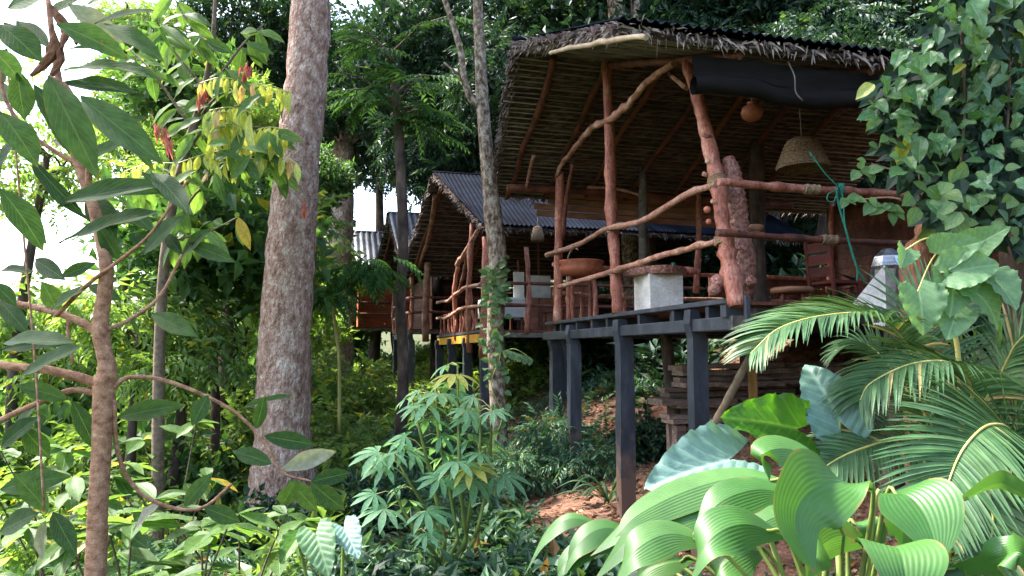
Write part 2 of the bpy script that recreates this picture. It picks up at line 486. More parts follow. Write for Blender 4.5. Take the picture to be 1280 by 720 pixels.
L['shrub'] = leafmat('fresh_green_shrub_leaf', (0.042, 0.10, 0.025), (0.115, 0.21, 0.052), 0.5, 0.5, 0.28, False, vein=0.4, odd=(0.4, 0.28, 0.03), oddp=0.03)
L['pleat'] = leafmat('pleated_bright_leaf', (0.036, 0.12, 0.02), (0.08, 0.185, 0.042), 0.25, 0.42, 0.5, False, blotch=0.15, stripe=15)
L['alocasia'] = leafmat('blue_grey_elephant_leaf', (0.11, 0.21, 0.17), (0.15, 0.26, 0.21), 0.22, 0.45, 0.45, False, blotch=0.15, vein=0.4)
L['alocasia_green'] = leafmat('deep_green_elephant_leaf', (0.045, 0.14, 0.012), (0.07, 0.18, 0.018), 0.45, 0.45, 0.35, False, blotch=0.12, vein=0.35)
L['palm'] = leafmat('palm_leaflet', (0.042, 0.105, 0.042), (0.10, 0.185, 0.08), 0.32, 0.46, 0.35, True, odd=(0.34, 0.27, 0.12), oddp=0.04)
L['cassava'] = leafmat('pale_blue_green_palmate_leaf', (0.13, 0.30, 0.145), (0.24, 0.41, 0.23), 0.4, 0.55, 0.3, False, blotch=0.2, odd=(0.36, 0.36, 0.08), oddp=0.04)
L['vine'] = leafmat('dark_glossy_vine_leaf', (0.04, 0.125, 0.04), (0.14, 0.27, 0.11), 0.35, 0.22, 0.65, False, vein=0.3, odd=(0.34, 0.38, 0.06), oddp=0.03)
L['ivy'] = leafmat('light_green_ivy_leaf', (0.05, 0.125, 0.04), (0.14, 0.24, 0.085), 0.4, 0.4, 0.4, False, vein=0.3)
L['heart'] = leafmat('soft_green_heart_leaf', (0.10, 0.21, 0.09), (0.15, 0.27, 0.13), 0.4, 0.5, 0.35, False, vein=0.3, blotch=0.15)
L['young'] = leafmat('yellow_young_leaf', (0.38, 0.46, 0.09), (0.58, 0.58, 0.18), 0.5, 0.4, 0.4, False, vein=0.4, odd=(0.5, 0.3, 0.16), oddp=0.12, tcol=(1.6, 1.5, 0.6))
L['red'] = leafmat('pink_red_new_leaf', (0.36, 0.09, 0.075), (0.5, 0.24, 0.17), 0.4, 0.5, 0.3, True, tcol=(1.3, 0.9, 0.8))
L['strap'] = leafmat('strap_leaf', (0.06, 0.15, 0.04), (0.18, 0.29, 0.10), 0.4, 0.4, 0.4, False, blotch=0.15)
L['litter'] = leafmat('dry_fallen_leaf', (0.09, 0.04, 0.022), (0.32, 0.16, 0.085), 0.15, 0.7, 0.2, True, odd=(0.42, 0.25, 0.16), oddp=0.2, tcol=(1, 0.9, 0.8))
L['dry'] = leafmat('dry_frond', (0.2, 0.12, 0.06), (0.42, 0.3, 0.17), 0.2, 0.7, 0.2, True, tcol=(1, 0.9, 0.7))


# ------------------------------------------------------------------ leaf shapes
def leaf_strip(nl=8, nw=4, width=0.38, fold=0.12, droop=0.15, peak=0.45, tip=1.0, wave=0.0, seed=0, cup=0.0):
    """a leaf one unit long along +Y, normal +Z; returns verts, quads, uv"""
    rg = random.Random(seed)
    ph = rg.random() * 6
    v, uv = [], []
    for i in range(nl + 1):
        a = i / nl
        w = width * (math.sin(math.pi * min(1, a ** (math.log(0.5) / math.log(peak)))) ** 0.8) if 0 < a < 1 else 0.0
        if a > 0.75: w *= 1 - 0.35 * tip * (a - 0.75) / 0.25
        w = max(w, 0.006)
        for j in range(nw + 1):
            b = j / nw * 2 - 1
            x = b * w / 2
            z = fold * abs(b) * w - droop * a * a + wave * math.sin(a * 13 + ph) * b * abs(b) * 0.5 - cup * (b * b) * w
            v.append((x, a, z))
            uv.append((0.5 + b * 0.5, a))
    q = [(i * (nw + 1) + j, i * (nw + 1) + j + 1, (i + 1) * (nw + 1) + j + 1, (i + 1) * (nw + 1) + j) for i in range(nl) for j in range(nw)]
    return v, q, uv


def leaf_polar(rf, rings=6, n=40, cup=0.08, vein=0.012, veins=9, edge=0.02, droop=0.2, seed=0, off=0.0):
    """leaf grown round its stalk joint at the origin, tip at +Y; rf(theta) is the outline, theta = 0 at the tip"""
    rg = random.Random(seed)
    ph = rg.random() * 6
    v = [(0, 0, 0)]; uv = [(0.5, 0.3)]
    for i in range(1, rings + 1):
        k = i / rings
        for j in range(n):
            th = -math.pi + 2 * math.pi * (j + 0.5) / n
            r = rf(th) * k
            x, y = math.sin(th) * r, math.cos(th) * r
            z = cup * k * k * abs(math.sin(th)) - droop * max(y, 0) ** 2 - droop * 0.5 * min(y, 0) ** 2
            z += vein * k * math.cos(th * veins * 2) + edge * k ** 3 * math.sin(th * 11 + ph) - 0.03 * math.exp(-(th * 9) ** 2) * k * (1 - k) * 3
            v.append((x, y, z)); uv.append((0.5 + x * 0.5, 0.3 + y * 0.6))
    f = [(0, 1 + j, 1 + (j + 1) % n) for j in range(n) if j != n - 1]
    f4 = []
    for i in range(rings - 1):
        for j in range(n - 1):
            a = 1 + i * n + j; b = 1 + i * n + j + 1
            f4.append((a, a + n, b + n, b))
    tri = [(p[0], p[2], p[1]) for p in f] + [(q[0], q[1], q[2]) for q in f4] + [(q[0], q[2], q[3]) for q in f4]
    return v, tri, uv


def leaf_ear(rows=34, cols=12, width=0.44, back=0.40, rib=0.02, freq=37.2, edge=0.03, droop=0.25, cup=0.25, seed=0):
    """elephant-ear leaf: midrib with ribbed side veins, two round lobes behind the stalk joint at the origin"""
    rg = random.Random(seed)
    ph = rg.random() * 6
    V_, U_, F_ = [], [], []
    for side in (-1, 1):
        b0 = len(V_)
        for i in range(rows + 1):
            y = -back + (1 + back) * i / rows
            f = i / rows
            w = width * (math.sin(math.pi * min(1.0, max(f, 1e-4) ** 0.72)) ** 0.62) * (1 - 0.18 * f)
            w *= 1 + 0.03 * math.sin(y * 50 + ph)
            nt_ = 0.20 * (min(0.0, y) / -back) ** 1.2 if y < 0 else 0.0
            w = max(w, nt_ + 0.012 if y < 0 else 0.004)
            for j in range(cols + 1):
                b = j / cols
                x = nt_ + (w - nt_) * b
                z = cup * x * x * 2 + 0.16 * x - droop * (y * y if y > 0 else y * y * 1.6)
                z += rib * math.sin(freq * (y - 1.05 * x) + 9.3) * min(1, x * 14) * (1 - 0.3 * b)
                z += edge * b ** 4 * math.sin(y * 23 + ph + side)
                V_.append((side * x, y, z)); U_.append((0.5 + side * x * 0.9, 0.3 + 0.6 * y))
        for i in range(rows):
            for j in range(cols):
                q = (b0 + i * (cols + 1) + j, b0 + i * (cols + 1) + j + 1, b0 + (i + 1) * (cols + 1) + j + 1, b0 + (i + 1) * (cols + 1) + j)
                F_.append(q if side > 0 else q[::-1])
    return V_, F_, U_


def mesh_of(name, vfu, mat, smooth=True):
    v, f, uv = vfu
    return np_mesh(name, np.array(v), np.array(f), mat, smooth, np.array(uv))


def frame(dirv, up):
    y = Vector(dirv).normalized()
    x = y.cross(Vector(up))
    if x.length < 1e-4: x = y.cross(Vector((1, 0.1, 0)))
    x.normalize()
    z = x.cross(y)
    return Matrix((x, y, z)).transposed()


def put_leaf(me, base, dirv, up, size, parent, name='leaf', mat=None, wscale=1.0):
    o = bpy.data.objects.new(name, me)
    COL.objects.link(o)
    o.parent = parent
    o.location = Vector(base) - worldloc(parent)
    o.rotation_mode = 'QUATERNION'
    o.rotation_quaternion = frame(dirv, up).to_quaternion()
    o.scale = (size * wscale, size, size)
    return o


# cheap leaf for crowns: five verts, four triangles
LT = np.array([(0, 0, 0), (-0.5, 0.42, 0.10), (0, 0.46, 0), (0.5, 0.42, 0.10), (0, 1, -0.14)], dtype=np.float32)
LF = np.array([(0, 2, 1), (0, 3, 2), (2, 4, 1), (2, 3, 4)], dtype=np.int32)


def norm(a):
    return a / np.maximum(np.linalg.norm(a, axis=-1, keepdims=True), 1e-6)


def inst(tv, tf, pos, ydir, zdir, size, wid=None):
    """copy template verts to pos with Y axis ydir and normal near zdir"""
    y = norm(ydir)
    x = norm(np.cross(y, zdir))
    z = np.cross(x, y)
    R = np.stack([x, y, z], axis=2)                     # columns
    T = tv[None] * np.ones((len(pos), 1, 1), dtype=np.float32)
    if wid is not None:
        T = T * np.stack([wid, np.ones_like(wid), np.ones_like(wid)], axis=1)[:, None, :]
    V = np.einsum('nij,nkj->nki', R, T) * size[:, None, None] + pos[:, None, :]
    F = tf[None] + (np.arange(len(pos)) * len(tv))[:, None, None]
    return V.reshape(-1, 3), F.reshape(-1, tf.shape[1])


def spray_template(n=9, w=0.36, kind='pinnate', seed=1):
    """a twig one unit long with leaves left and right"""
    rg = np.random.default_rng(seed)
    if kind == 'pinnate':
        a = np.linspace(0.12, 0.95, n)
        pos = np.stack([np.zeros(n), a, -0.25 * a ** 2], 1)
        side = np.where(np.arange(n) % 2 == 0, 1.0, -1.0)
        yd = np.stack([side * (1.0 + 0 * a), 0.55 + 0.5 * a, -0.35 - rg.random(n) * 0.5], 1)
        size = 0.42 * (1 - 0.25 * a) * rg.uniform(0.8, 1.2, n)
    else:
        a = rg.uniform(0.3, 1.0, n)
        pos = np.stack([rg.normal(0, 0.10, n), a, rg.normal(0, 0.10, n)], 1)
        yd = rg.normal(0, 1, (n, 3)) + np.array([0, 0.6, -0.35])
        size = rg.uniform(0.3, 0.5, n)
    zd = np.tile(np.array([0.0, -0.2, 1.0]), (n, 1)) + rg.normal(0, 0.35, (n, 3))
    tv = LT * np.array([w, 1, 1], dtype=np.float32)
    v, f = inst(tv, LF, pos, yd, zd, size)
    return v.astype(np.float32), f


SPRAY = [spray_template(9, 0.42, 'pinnate', 1), spray_template(8, 0.5, 'tuft', 2), spray_template(13, 0.3, 'pinnate', 3), spray_template(9, 0.6, 'tuft', 4)]


def crown_arrays(seed, radii, n, size, spray=0, droop=0.35, lobes=9, fill=0.35, flat=0.75):
    """sprays of leaves filling lobes of an uneven crown centred on the origin"""
    rg = np.random.default_rng(seed)
    R = np.array(radii)
    d = norm(rg.normal(0, 1, (lobes, 3)))
    lc = d * R * rg.uniform(0.35, 0.8, (lobes, 1))
    lr = rg.uniform(0.32, 0.55, lobes)
    which = rg.integers(0, lobes, n)
    q = norm(rg.normal(0, 1, (n, 3)))
    rad = np.where(rg.random(n) < fill, rg.random(n) ** 0.5, rg.uniform(0.8, 1.05, n))
    off = q * rad[:, None] * lr[which][:, None] * R * np.array([1, 1, flat])
    pos = lc[which] + off
    yd = norm(off) * 0.8 + rg.normal(0, 0.5, (n, 3)) + np.array([0, 0, -droop])
    zd = np.tile(np.array([0, 0, 1.0]), (n, 1)) + rg.normal(0, 0.3, (n, 3))
    s = size * rg.uniform(0.7, 1.3, n)
    tv, tf = SPRAY[spray]
    v, f = inst(tv, tf, pos, yd, zd, s)
    return v, f, lc


# ------------------------------------------------------------------ the lie of the land
P0 = Vector((2.0, 6.57, 0))
RV = Vector((0.9676, 0.2525, 0))       # along the front of the decks, uphill
DV = Vector((-0.2525, 0.9676, 0))      # along the row of cabins, away
DECK = 0.46


def st(x, y):
    return ((x - P0.x) * RV.x + (y - P0.y) * RV.y, (x - P0.x) * DV.x + (y - P0.y) * DV.y)


def smooth(a, b, x):
    t = np.clip((np.asarray(x, dtype=float) - a) / (b - a), 0, 1)
    return t * t * (3 - 2 * t)


def ground_z(x, y):
    x = np.asarray(x, dtype=float); y = np.asarray(y, dtype=float)
    s = (x - P0.x) * RV.x + (y - P0.y) * RV.y
    t = (x - P0.x) * DV.x + (y - P0.y) * DV.y
    z = np.interp(s, [-400, -60, -25, -12, -6, -3, -1.2, 0, 1, 2, 3.5, 6, 14, 40, 400], [-16, -16, -10, -5.0, -2.9, -2.3, -2.05, -1.95, -1.5, -1.0, -0.35, 0.9, 4.8, 14, 20])
    z = z + 0.055 * np.clip(t - 4, 0, 30) * smooth(-14, -3, s)
    z = z + 0.95 * smooth(-1.0, -4.5, t) * smooth(-7, -2.0, s) + 0.35 * smooth(-1.5, -4, t) * smooth(-2, 0.5, s)
    z = z + 0.05 * np.sin(x * 2.1 + 1.3 * np.sin(y * 1.7)) + 0.04 * np.sin(y * 3.1 + x * 0.7)
    return z


def gz(x, y):
    return float(ground_z(x, y))


def grounded(x, y, dz=0.0):
    return Vector((x, y, gz(x, y) + dz))


gx = np.concatenate([-np.geomspace(900, 16, 22), np.arange(-15, 15.01, 0.25), np.geomspace(16, 900, 22)])
gy = np.concatenate([-np.geomspace(300, 6, 10), np.arange(-5, 30.01, 0.25), np.geomspace(31, 1500, 26)])
GX, GY = np.meshgrid(gx, gy)
gv = np.stack([GX.ravel(), GY.ravel(), ground_z(GX, GY).ravel()], 1)
nx = len(gx)
ii, jj = np.meshgrid(np.arange(len(gy) - 1), np.arange(nx - 1), indexing='ij')
a0 = (ii * nx + jj).ravel()
gf = np.stack([a0, a0 + 1, a0 + nx + 1, a0 + nx], 1)
mg, t_, n_, l_, b_ = nodes('forest_soil')
tc = n_.new('ShaderNodeTexCoord')
n1 = n_.new('ShaderNodeTexNoise'); n1.inputs['Scale'].default_value = 1.3; n1.inputs['Detail'].default_value = 8; n1.inputs['Roughness'].default_value = 0.65
n2 = n_.new('ShaderNodeTexNoise'); n2.inputs['Scale'].default_value = 22; n2.inputs['Detail'].default_value = 6
for q in (n1, n2): l_.new(tc.outputs['Object'], q.inputs[0])
r1 = ramp(n_, [(0.32, (0.10, 0.052, 0.035)), (0.5, (0.235, 0.13, 0.088)), (0.68, (0.36, 0.225, 0.16))])
l_.new(n1.outputs[0], r1.inputs[0])
r2 = ramp(n_, [(0.38, (0.5, 0.45, 0.4)), (0.6, (1, 1, 1))])
l_.new(n2.outputs[0], r2.inputs[0])
mx = n_.new('ShaderNodeMixRGB'); mx.blend_type = 'MULTIPLY'; mx.inputs[0].default_value = 0.8
l_.new(r1.outputs[0], mx.inputs[1]); l_.new(r2.outputs[0], mx.inputs[2])
# weeds and moss cover the soil away from the decks
gm = n_.new('ShaderNodeAttribute'); gm.attribute_name = 'bare'
n3 = n_.new('ShaderNodeTexNoise'); n3.inputs['Scale'].default_value = 6; n3.inputs['Detail'].default_value = 5
l_.new(tc.outputs['Object'], n3.inputs[0])
r3 = ramp(n_, [(0.35, (0.03, 0.03, 0.014)), (0.5, (0.04, 0.06, 0.02)), (0.62, (0.09, 0.07, 0.04)), (0.75, (0.08, 0.11, 0.035))])
l_.new(n3.outputs[0], r3.inputs[0])
m3 = n_.new('ShaderNodeMixRGB')
l_.new(gm.outputs['Fac'], m3.inputs[0]); l_.new(r3.outputs[0], m3.inputs[1]); l_.new(mx.outputs[0], m3.inputs[2])
l_.new(m3.outputs[0], b_.inputs['Base Color'])
b_.inputs['Roughness'].default_value = 0.95
b_.inputs['Specular IOR Level'].default_value = 0.1
bp = n_.new('ShaderNodeBump'); bp.inputs['Strength'].default_value = 0.8; bp.inputs['Distance'].default_value = 0.05
l_.new(n2.outputs[0], bp.inputs['Height']); l_.new(bp.outputs[0], b_.inputs['Normal'])
def dirt(x, y, s, t):
    """1 on the bare soil below the decks and on the footpath"""
    a = smooth(-1.5, -0.95, s) * smooth(2.4, 1.2, s) * smooth(-2.4, -1.2, t) * smooth(5.0, 3.8, t)
    b = smooth(0.0, 0.6, s) * smooth(-0.5, 0.3, t) * smooth(9, 6, s) * smooth(6.6, 6.0, t)
    c = smooth(-1.6, -0.8, s) * smooth(4.8, 5.6, t) * smooth(10.5, 8.5, t) * 0.9 * smooth(2.4, 1.6, s)
    e = smooth(-0.5, 0.8, s) * smooth(-0.4, -1.2, t) * smooth(-5, -3.5, t) * 0.7
    return np.clip(np.maximum(np.maximum(a, b), np.maximum(c, e)), 0, 1)


gme = np_mesh('ground', gv, gf, mg, True)
gs_, gt_ = (gv[:, 0] - P0.x) * RV.x + (gv[:, 1] - P0.y) * RV.y, (gv[:, 0] - P0.x) * DV.x + (gv[:, 1] - P0.y) * DV.y
gme.attributes.new('bare', 'FLOAT', 'POINT').data.foreach_set('value', np.clip(dirt(gv[:, 0], gv[:, 1], gs_, gt_), 0, 1).astype(np.float32))
ground = link('ground', gme)
tag(ground, 'sloping reddish brown forest soil under the stilted cabins', 'ground', kind='structure')


# ------------------------------------------------------------------ frames of the cabins
class Frame:
    def __init__(self, p0):
        self.p = Vector((p0[0], p0[1], 0))

    def __call__(self, s, t, z=0.0):
        q = self.p + RV * s + DV * t
        return Vector((q.x, q.y, z))

    def left(self, u, v, s=0.0):
        """where the line of sight through (u, v) meets the plane s"""
        d = at(u, v, 1.0)
        k = (s + self.p.dot(RV)) / d.dot(RV)
        return d * k

    def front(self, u, v, t=0.0):
        d = at(u, v, 1.0)
        k = (t + self.p.dot(DV)) / d.dot(DV)
        return d * k


def gable_roof(F, root, sl, sr, t3, z3, rows=24, period=0.10, amp=0.016, panel=0.9, rafters=(), sheet=None, fringe=1.0, seed=1, rrad=0.042, batten=True, thatch_seg=0.16, thick=0.10):
    """ridge along the front axis.  sl: left ends at near eave, ridge, far eave; t3, z3: the same three lines.
    roofing sheets on top, lapped rows of thatch on battens below, rafters under those"""
    rg = random.Random(seed)
    slopes = [(t3[1], z3[1], t3[0], z3[0], sl[1], sl[0]), (t3[1], z3[1], t3[2], z3[2], sl[1], sl[2])]
    for k, (ta, za, tb, zb, sa, sb) in enumerate(slopes):
        ln = math.hypot(tb - ta, zb - za)
        dt, dz = (tb - ta) / ln, (zb - za) / ln
        nt_, nz_ = (-dz, dt) if dt > 0 else (dz, -dt)        # upward normal in (t, z)

        def pt(s, w, h):
            return F(s, ta + dt * w + nt_ * h, za + dz * w + nz_ * h)
        # corrugated sheets, one object each
        x = min(sa, sb)
        while x < sr - 0.02:
            x1 = min(x + panel, sr)
            nseg = max(4, int((x1 - x) / (period / 4)))
            mb = MB()
            lift = rg.uniform(0, 0.012)
            V_ = []
            for i in range(nseg + 1):
                s = x + (x1 - x + 0.03) * i / nseg
                h = amp * math.cos(2 * math.pi * s / period) + lift
                for w in (-0.02, ln * 0.5, ln + 0.05):
                    s_edge = sa + (sb - sa) * min(max(w / ln, 0), 1)
                    V_.append(pt(max(s, s_edge + (s - x) * 1e-3), w, h))
            fq = [(i * 3 + j, i * 3 + j + 1, (i + 1) * 3 + j + 1, (i + 1) * 3 + j) for i in range(nseg) for j in range(2)]
            mb.add(V_, fq).build('roof_sheet', sheet or M['metal'], root, smooth=True)
            x = x1
        # thatch rows
        stp = ln / rows
        for i in range(rows):
            w0 = i * stp
            mb = MB(); V_ = []
            s_l = sa + (sb - sa) * (i + 0.5) / rows - rg.uniform(-0.04, 0.08)
            nseg = max(3, int((sr - s_l) / thatch_seg))
            for j in range(nseg + 1):
                s = s_l + (sr - s_l) * j / nseg
                g = rg.uniform(-0.012, 0.012)
                hb = -0.035
                V_ += [pt(s, w0 - 0.03, hb), pt(s, w0 - 0.02, hb - 0.5 * thick + g), pt(s, w0 + stp * 1.02 + g, hb - thick + g * 0.8), pt(s, w0 + stp * 1.25 + g * 2, hb - 0.5 * thick)]
            fq = [(j * 4 + a, j * 4 + (a + 1) % 4, (j + 1) * 4 + (a + 1) % 4, (j + 1) * 4 + a) for j in range(nseg) for a in range(4)]
            fq += [(0, 3, 2, 1), tuple(nseg * 4 + a for a in range(4))]
            row = mb.add(V_, fq).build('thatch_row', M['thatch'], root)
            if batten:
                bt = MB()
                P_ = [pt(s_l + 0.02 + (sr - s_l - 0.04) * j / 6, w0 + stp * 0.78 + rg.uniform(-0.022, 0.022), -0.035 - thick * 0.95 + rg.uniform(-0.006, 0.004)) for j in range(7)]
                bt.tube(P_, 0.011, 5).build('batten', M['batten'], row, smooth=True)
        # rafters
        for (s, s2, kk) in rafters:
            if kk != k: continue
            h = -0.05 - thick - rrad
            P_ = [pt(s + (s2 - s) * q / 5 + rg.uniform(-0.03, 0.03), 0.05 + (ln - 0.1) * q / 5, h + rg.uniform(-0.012, 0.008)) for q in range(6)]
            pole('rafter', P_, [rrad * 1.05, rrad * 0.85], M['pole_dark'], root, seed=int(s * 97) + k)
        # ragged dry-leaf fringe along the open gable and the eave
        if fringe > 0:
            v_, f_ = [], []
            cnt = int(330 * fringe * ln)
            for q in range(cnt):
                w = rg.uniform(-0.02, ln)
                se = sa + (sb - sa) * max(w, 0) / ln
                p = pt(se + rg.uniform(-0.02, 0.10), w, -0.03 - rg.random() * thick)
                dv = (-RV * rg.uniform(0.3, 1.0) + DV * rg.uniform(-0.6, 0.6) + Vector((0, 0, rg.uniform(-0.9, 0.5)))).normalized()
                f_.append((p, dv, rg.uniform(0.04, 0.13), rg.uniform(0.005, 0.012)))
            for q in range(int(130 * fringe * (sr - sb))):
                s = rg.uniform(sb, sr)
                p = pt(s, ln + rg.uniform(-0.05, 0.06), -0.03 - rg.random() * thick)
                dv = ((DV * (1 if tb > ta else -1)) * rg.uniform(0.1, 0.8) + RV * rg.uniform(-0.8, 0.8) + Vector((0, 0, rg.uniform(-1.1, 0.25)))).normalized()
                f_.append((p, dv, rg.uniform(0.035, 0.11) * (2.0 if rg.random() < 0.12 else 1), rg.uniform(0.004, 0.012)))
            mb = MB()
            for (p, dv, l_n, wd_) in f_:
                sd = dv.cross(Vector((rg.uniform(-1, 1), rg.uniform(-1, 1), rg.uniform(-1, 1)))).normalized() * wd_
                sag = Vector((0, 0, -0.35 * l_n))
                c1 = p + dv * l_n * 0.55 + sag * 0.3
                c2 = p + dv * l_n * 0.95 + sag
                mb.add([p - sd, p + sd, c1 + sd, c1 - sd, c2], [(0, 1, 2, 3), (3, 2, 4)])
            mb.build('dry_leaf_fringe', M['straw'], root, kind='stuff')
    # ridge cap
    MB().tube([F(s, t3[1] , z3[1] + 0.015) for s in np.linspace(sl[1] - 0.03, sr, 8)], 0.03, 6).build('ridge_cap', sheet or M['metal'], root, smooth=True)


def lashing(p, axis, r, parent, turns=5, w=0.07):
    P_ = []
    a = Vector(axis).normalized()
    s = a.cross(Vector((0.3, 0.5, 1))).normalized()
    t = a.cross(s)
    for i in range(turns * 8 + 1):
        th = 2 * math.pi * i / 8
        P_.append(Vector(p) + a * (w * (i / (turns * 8) - 0.5)) + (s * math.cos(th) + t * math.sin(th)) * (r + 0.004 * math.sin(i * 1.7)))
    MB().tube(P_, 0.009, 5).build('rope_lashing', M['rope'], parent, smooth=True)


# ------------------------------------------------------------------ the near pavilion
F1 = Frame((2.0, 6.57))
pav = thing('open_pavilion', grounded(2.6, 9.0), 'large open thatched pavilion on dark grey stilts with red pole railings', 'pavilion')
# deck: joists, edge boards, planks
Z0 = DECK
for i in range(27):
    t = 0.02 + i * 0.205
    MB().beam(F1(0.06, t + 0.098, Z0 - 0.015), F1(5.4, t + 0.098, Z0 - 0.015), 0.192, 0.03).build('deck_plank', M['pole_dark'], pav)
MB().beam(F1(0.0, -0.02, Z0 + 0.005), F1(0.0, 5.62, Z0 + 0.005), 0.09, 0.05, bev=0.006).build('edge_board', M['paint'], pav)
for u in (702, 722, 741, 760, 800, 843, 886):
    t = st(*F1.left(u, 390)[:2])[1]
    MB().beam(F1(-0.02, t, Z0 - 0.08), F1(0.22, t, Z0 - 0.08), 0.06, 0.115).build('joist_end', M['paint'], pav)
MB().beam(F1(-0.01, -0.06, Z0 - 0.2), F1(-0.01, 5.66, Z0 - 0.2), 0.11, 0.125, bev=0.008).build('side_beam', M['paint'], pav)
MB().beam(F1(-0.075, -0.055, Z0 - 0.2), F1(0.05, -0.055, Z0 - 0.2), 0.02, 0.13).build('beam_end_cap', M['paint_worn'], pav)
for (t, z, w, h) in ((0.22, Z0 - 0.11, 0.07, 0.14), (1.4, Z0 - 0.13, 0.10, 0.2), (2.8, Z0 - 0.13, 0.10, 0.2), (4.2, Z0 - 0.13, 0.1, 0.2), (5.5, Z0 - 0.13, 0.1, 0.2)):
    MB().beam(F1(0.08, t, z), F1(5.4, t, z), w, h, bev=0.006).build('cross_joist', M['paint'], pav)
MB().box(F1(0.05, -0.10, Z0 - 0.12), RV * 0.02, DV * 0.02, Vector((0, 0, 0.16))).build('corner_cleat', M['paint'], pav)
MB().box(F1(-0.03, 0.06, Z0 - 0.09), RV * 0.06, DV * 0.05, Vector((0, 0, 0.055))).build('beam_block', M['paint'], pav)


def stilt(F, s, t, top, parent, w=0.2, lean=0.0, head=True, mat=None):
    b = F(s, t)
    zb = gz(b.x, b.y) - 0.15
    mb = MB()
    prof = [(zb, w * 1.08)] + [(zb + (top - 0.3 - zb) * q / 7, w) for q in range(1, 7)] + [(top - 0.30, w), (top - 0.16, w * 0.82), (top - 0.02, w * 0.62)]
    V_ = []
    rg = random.Random(int(t * 31 + s * 7))
    for k, (z, ww) in enumerate(prof):
        hd_ = k >= len(prof) - 2
        j = [rg.uniform(-0.007, 0.007) for _ in range(4)]
        c = F(s - (0.05 if hd_ else 0), t, z) + RV * lean * ((z - zb) / (top - zb) - 1)
        hw, hd = ww / 2, w * 0.45
        V_ += [c - RV * (hw + j[0]) - DV * hd, c + RV * (hw + j[1]) - DV * (hd + j[2]), c + RV * hw + DV * hd, c - RV * (hw + j[3]) + DV * hd]
    f_ = [(4 * i + a, 4 * i + (a + 1) % 4, 4 * i + 4 + (a + 1) % 4, 4 * i + 4 + a) for i in range(len(prof) - 1) for a in range(4)]
    f_ += [(3, 2, 1, 0), tuple(4 * (len(prof) - 1) + a for a in range(4))]
    return mb.add(V_, f_).build('stilt', mat or M['paint'], parent)


stilt(F1, 0.02, 0.75, Z0 - 0.02, pav, 0.155)
stilt(F1, 0.02, 2.55, Z0 - 0.04, pav, 0.185)
stilt(F1, 0.02, 4.40, Z0 - 0.04, pav, 0.165)
stilt(F1, 0.10, 5.45, Z0 - 0.14, pav, 0.2)
stilt(F1, 2.4, 0.9, Z0 - 0.2, pav, 0.2)
stilt(F1, 2.4, 3.6, Z0 - 0.2, pav, 0.2)
MB().tube(catmull([F1(0.95, 3.3, Z0 - 0.2), F1(1.0, 3.25, -0.6), grounded(*F1(1.05, 3.2)[:2], -0.1)], 4), 0.085, 8).build('inner_log_stilt', M['bark_dark'], pav, smooth=True)
MB().beam(F1(1.55, 2.2, Z0 - 0.24), F1(1.5, 2.1, -1.4), 0.1, 0.1).build('inner_stilt', M['ochre'], pav)

# roof
ZE, ZR, ZF = 2.80, 3.99, 2.72
gable_roof(F1, pav, (-1.22, -1.27, -0.85), 5.6, (-0.30, 2.95, 6.0), (ZE, ZR, ZF), rows=32,
           rafters=[(-0.72, -0.62, 1), (0.0, 0.02, 1), (0.75, 0.72, 1), (1.5, 1.45, 1), (2.2, 2.25, 1), (3.0, 3.05, 1), (3.8, 3.8, 1),
                    (0.02, 0.0, 0), (1.4, 1.4, 0), (2.8, 2.8, 0)], seed=3, fringe=1.0)

# poles standing on the deck edge
L1 = F1.left
Q1 = F1.front
corner = [L1(921, 384), L1(913, 340), L1(905, 290), L1(897, 228), L1(886, 180), L1(874, 130), L1(859, 78)]
pole('corner_pole', corner, [0.078, 0.073, 0.069, 0.064, 0.058], M['pole'], pav, seed=1, per=6, n=12)
for (u, v, ln_) in ((889, 221, -0.06), (893, 205, 0.05), (900, 255, -0.05), (888, 172, -0.05)):
    p = L1(u, v)
    MB().tube([p, p - RV * 0.09 + Vector((0, -0.02, 0.02))], [0.026, 0.022], 7).build('cut_knot', M['pole_pale'], pav, smooth=True)
midp = [L1(772, 392), L1(769, 330), L1(764, 260), L1(762, 170), L1(757, 70)]
pole('side_pole', midp, [0.074, 0.07, 0.066, 0.055], M['pole'], pav, seed=4, per=6, n=10)
farp = [L1(697, 405), L1(698, 330), L1(700, 215)]
pole('end_pole', farp, [0.075, 0.065], M['pole'], pav, seed=6, per=6, n=10)
pole('end_pole_brace', [L1(703, 300, 0.05), L1(708, 250, 0.05), L1(716, 205, 0.05)], [0.04, 0.03], M['pole_dark'], pav, seed=7)
# rails
def s_off(pts, k): return [p - RV * k for p in pts]
pole('side_rail', s_off([L1(903, 230), L1(860, 246), L1(820, 271), L1(793, 281), L1(762, 287), L1(728, 306), L1(688, 319)], 0.06), [0.034, 0.040, 0.034, 0.042], M['pole_pale'], pav, seed=8, wig=0.006)
pole('side_rail', s_off([L1(905, 301), L1(868, 311), L1(832, 320), L1(800, 331), L1(768, 340), L1(735, 350), L1(703, 359)], 0.06), [0.03, 0.037, 0.032], M['pole_pale'], pav, seed=9, wig=0.006)
pole('front_rail', [Q1(898, 227), Q1(960, 233), Q1(1020, 237), Q1(1090, 241), Q1(1190, 248), Q1(1330, 256)], [0.035, 0.04, 0.036], M['pole'], pav, seed=10, wig=0.005)
pole('front_rail', [Q1(896, 291), Q1(960, 295), Q1(1030, 300), Q1(1100, 303), Q1(1200, 309), Q1(1330, 316)], [0.035, 0.03, 0.036], M['pole_dark'], pav, seed=11, wig=0.005)
lashing(L1(897, 229), corner[3] - corner[4], 0.085, pav, 6, 0.12)
lashing(L1(905, 301), corner[1] - corner[2], 0.085, pav, 5, 0.09)
lashing(L1(769, 340), Vector((0, 0, 1)), 0.078, pav, 4, 0.08)
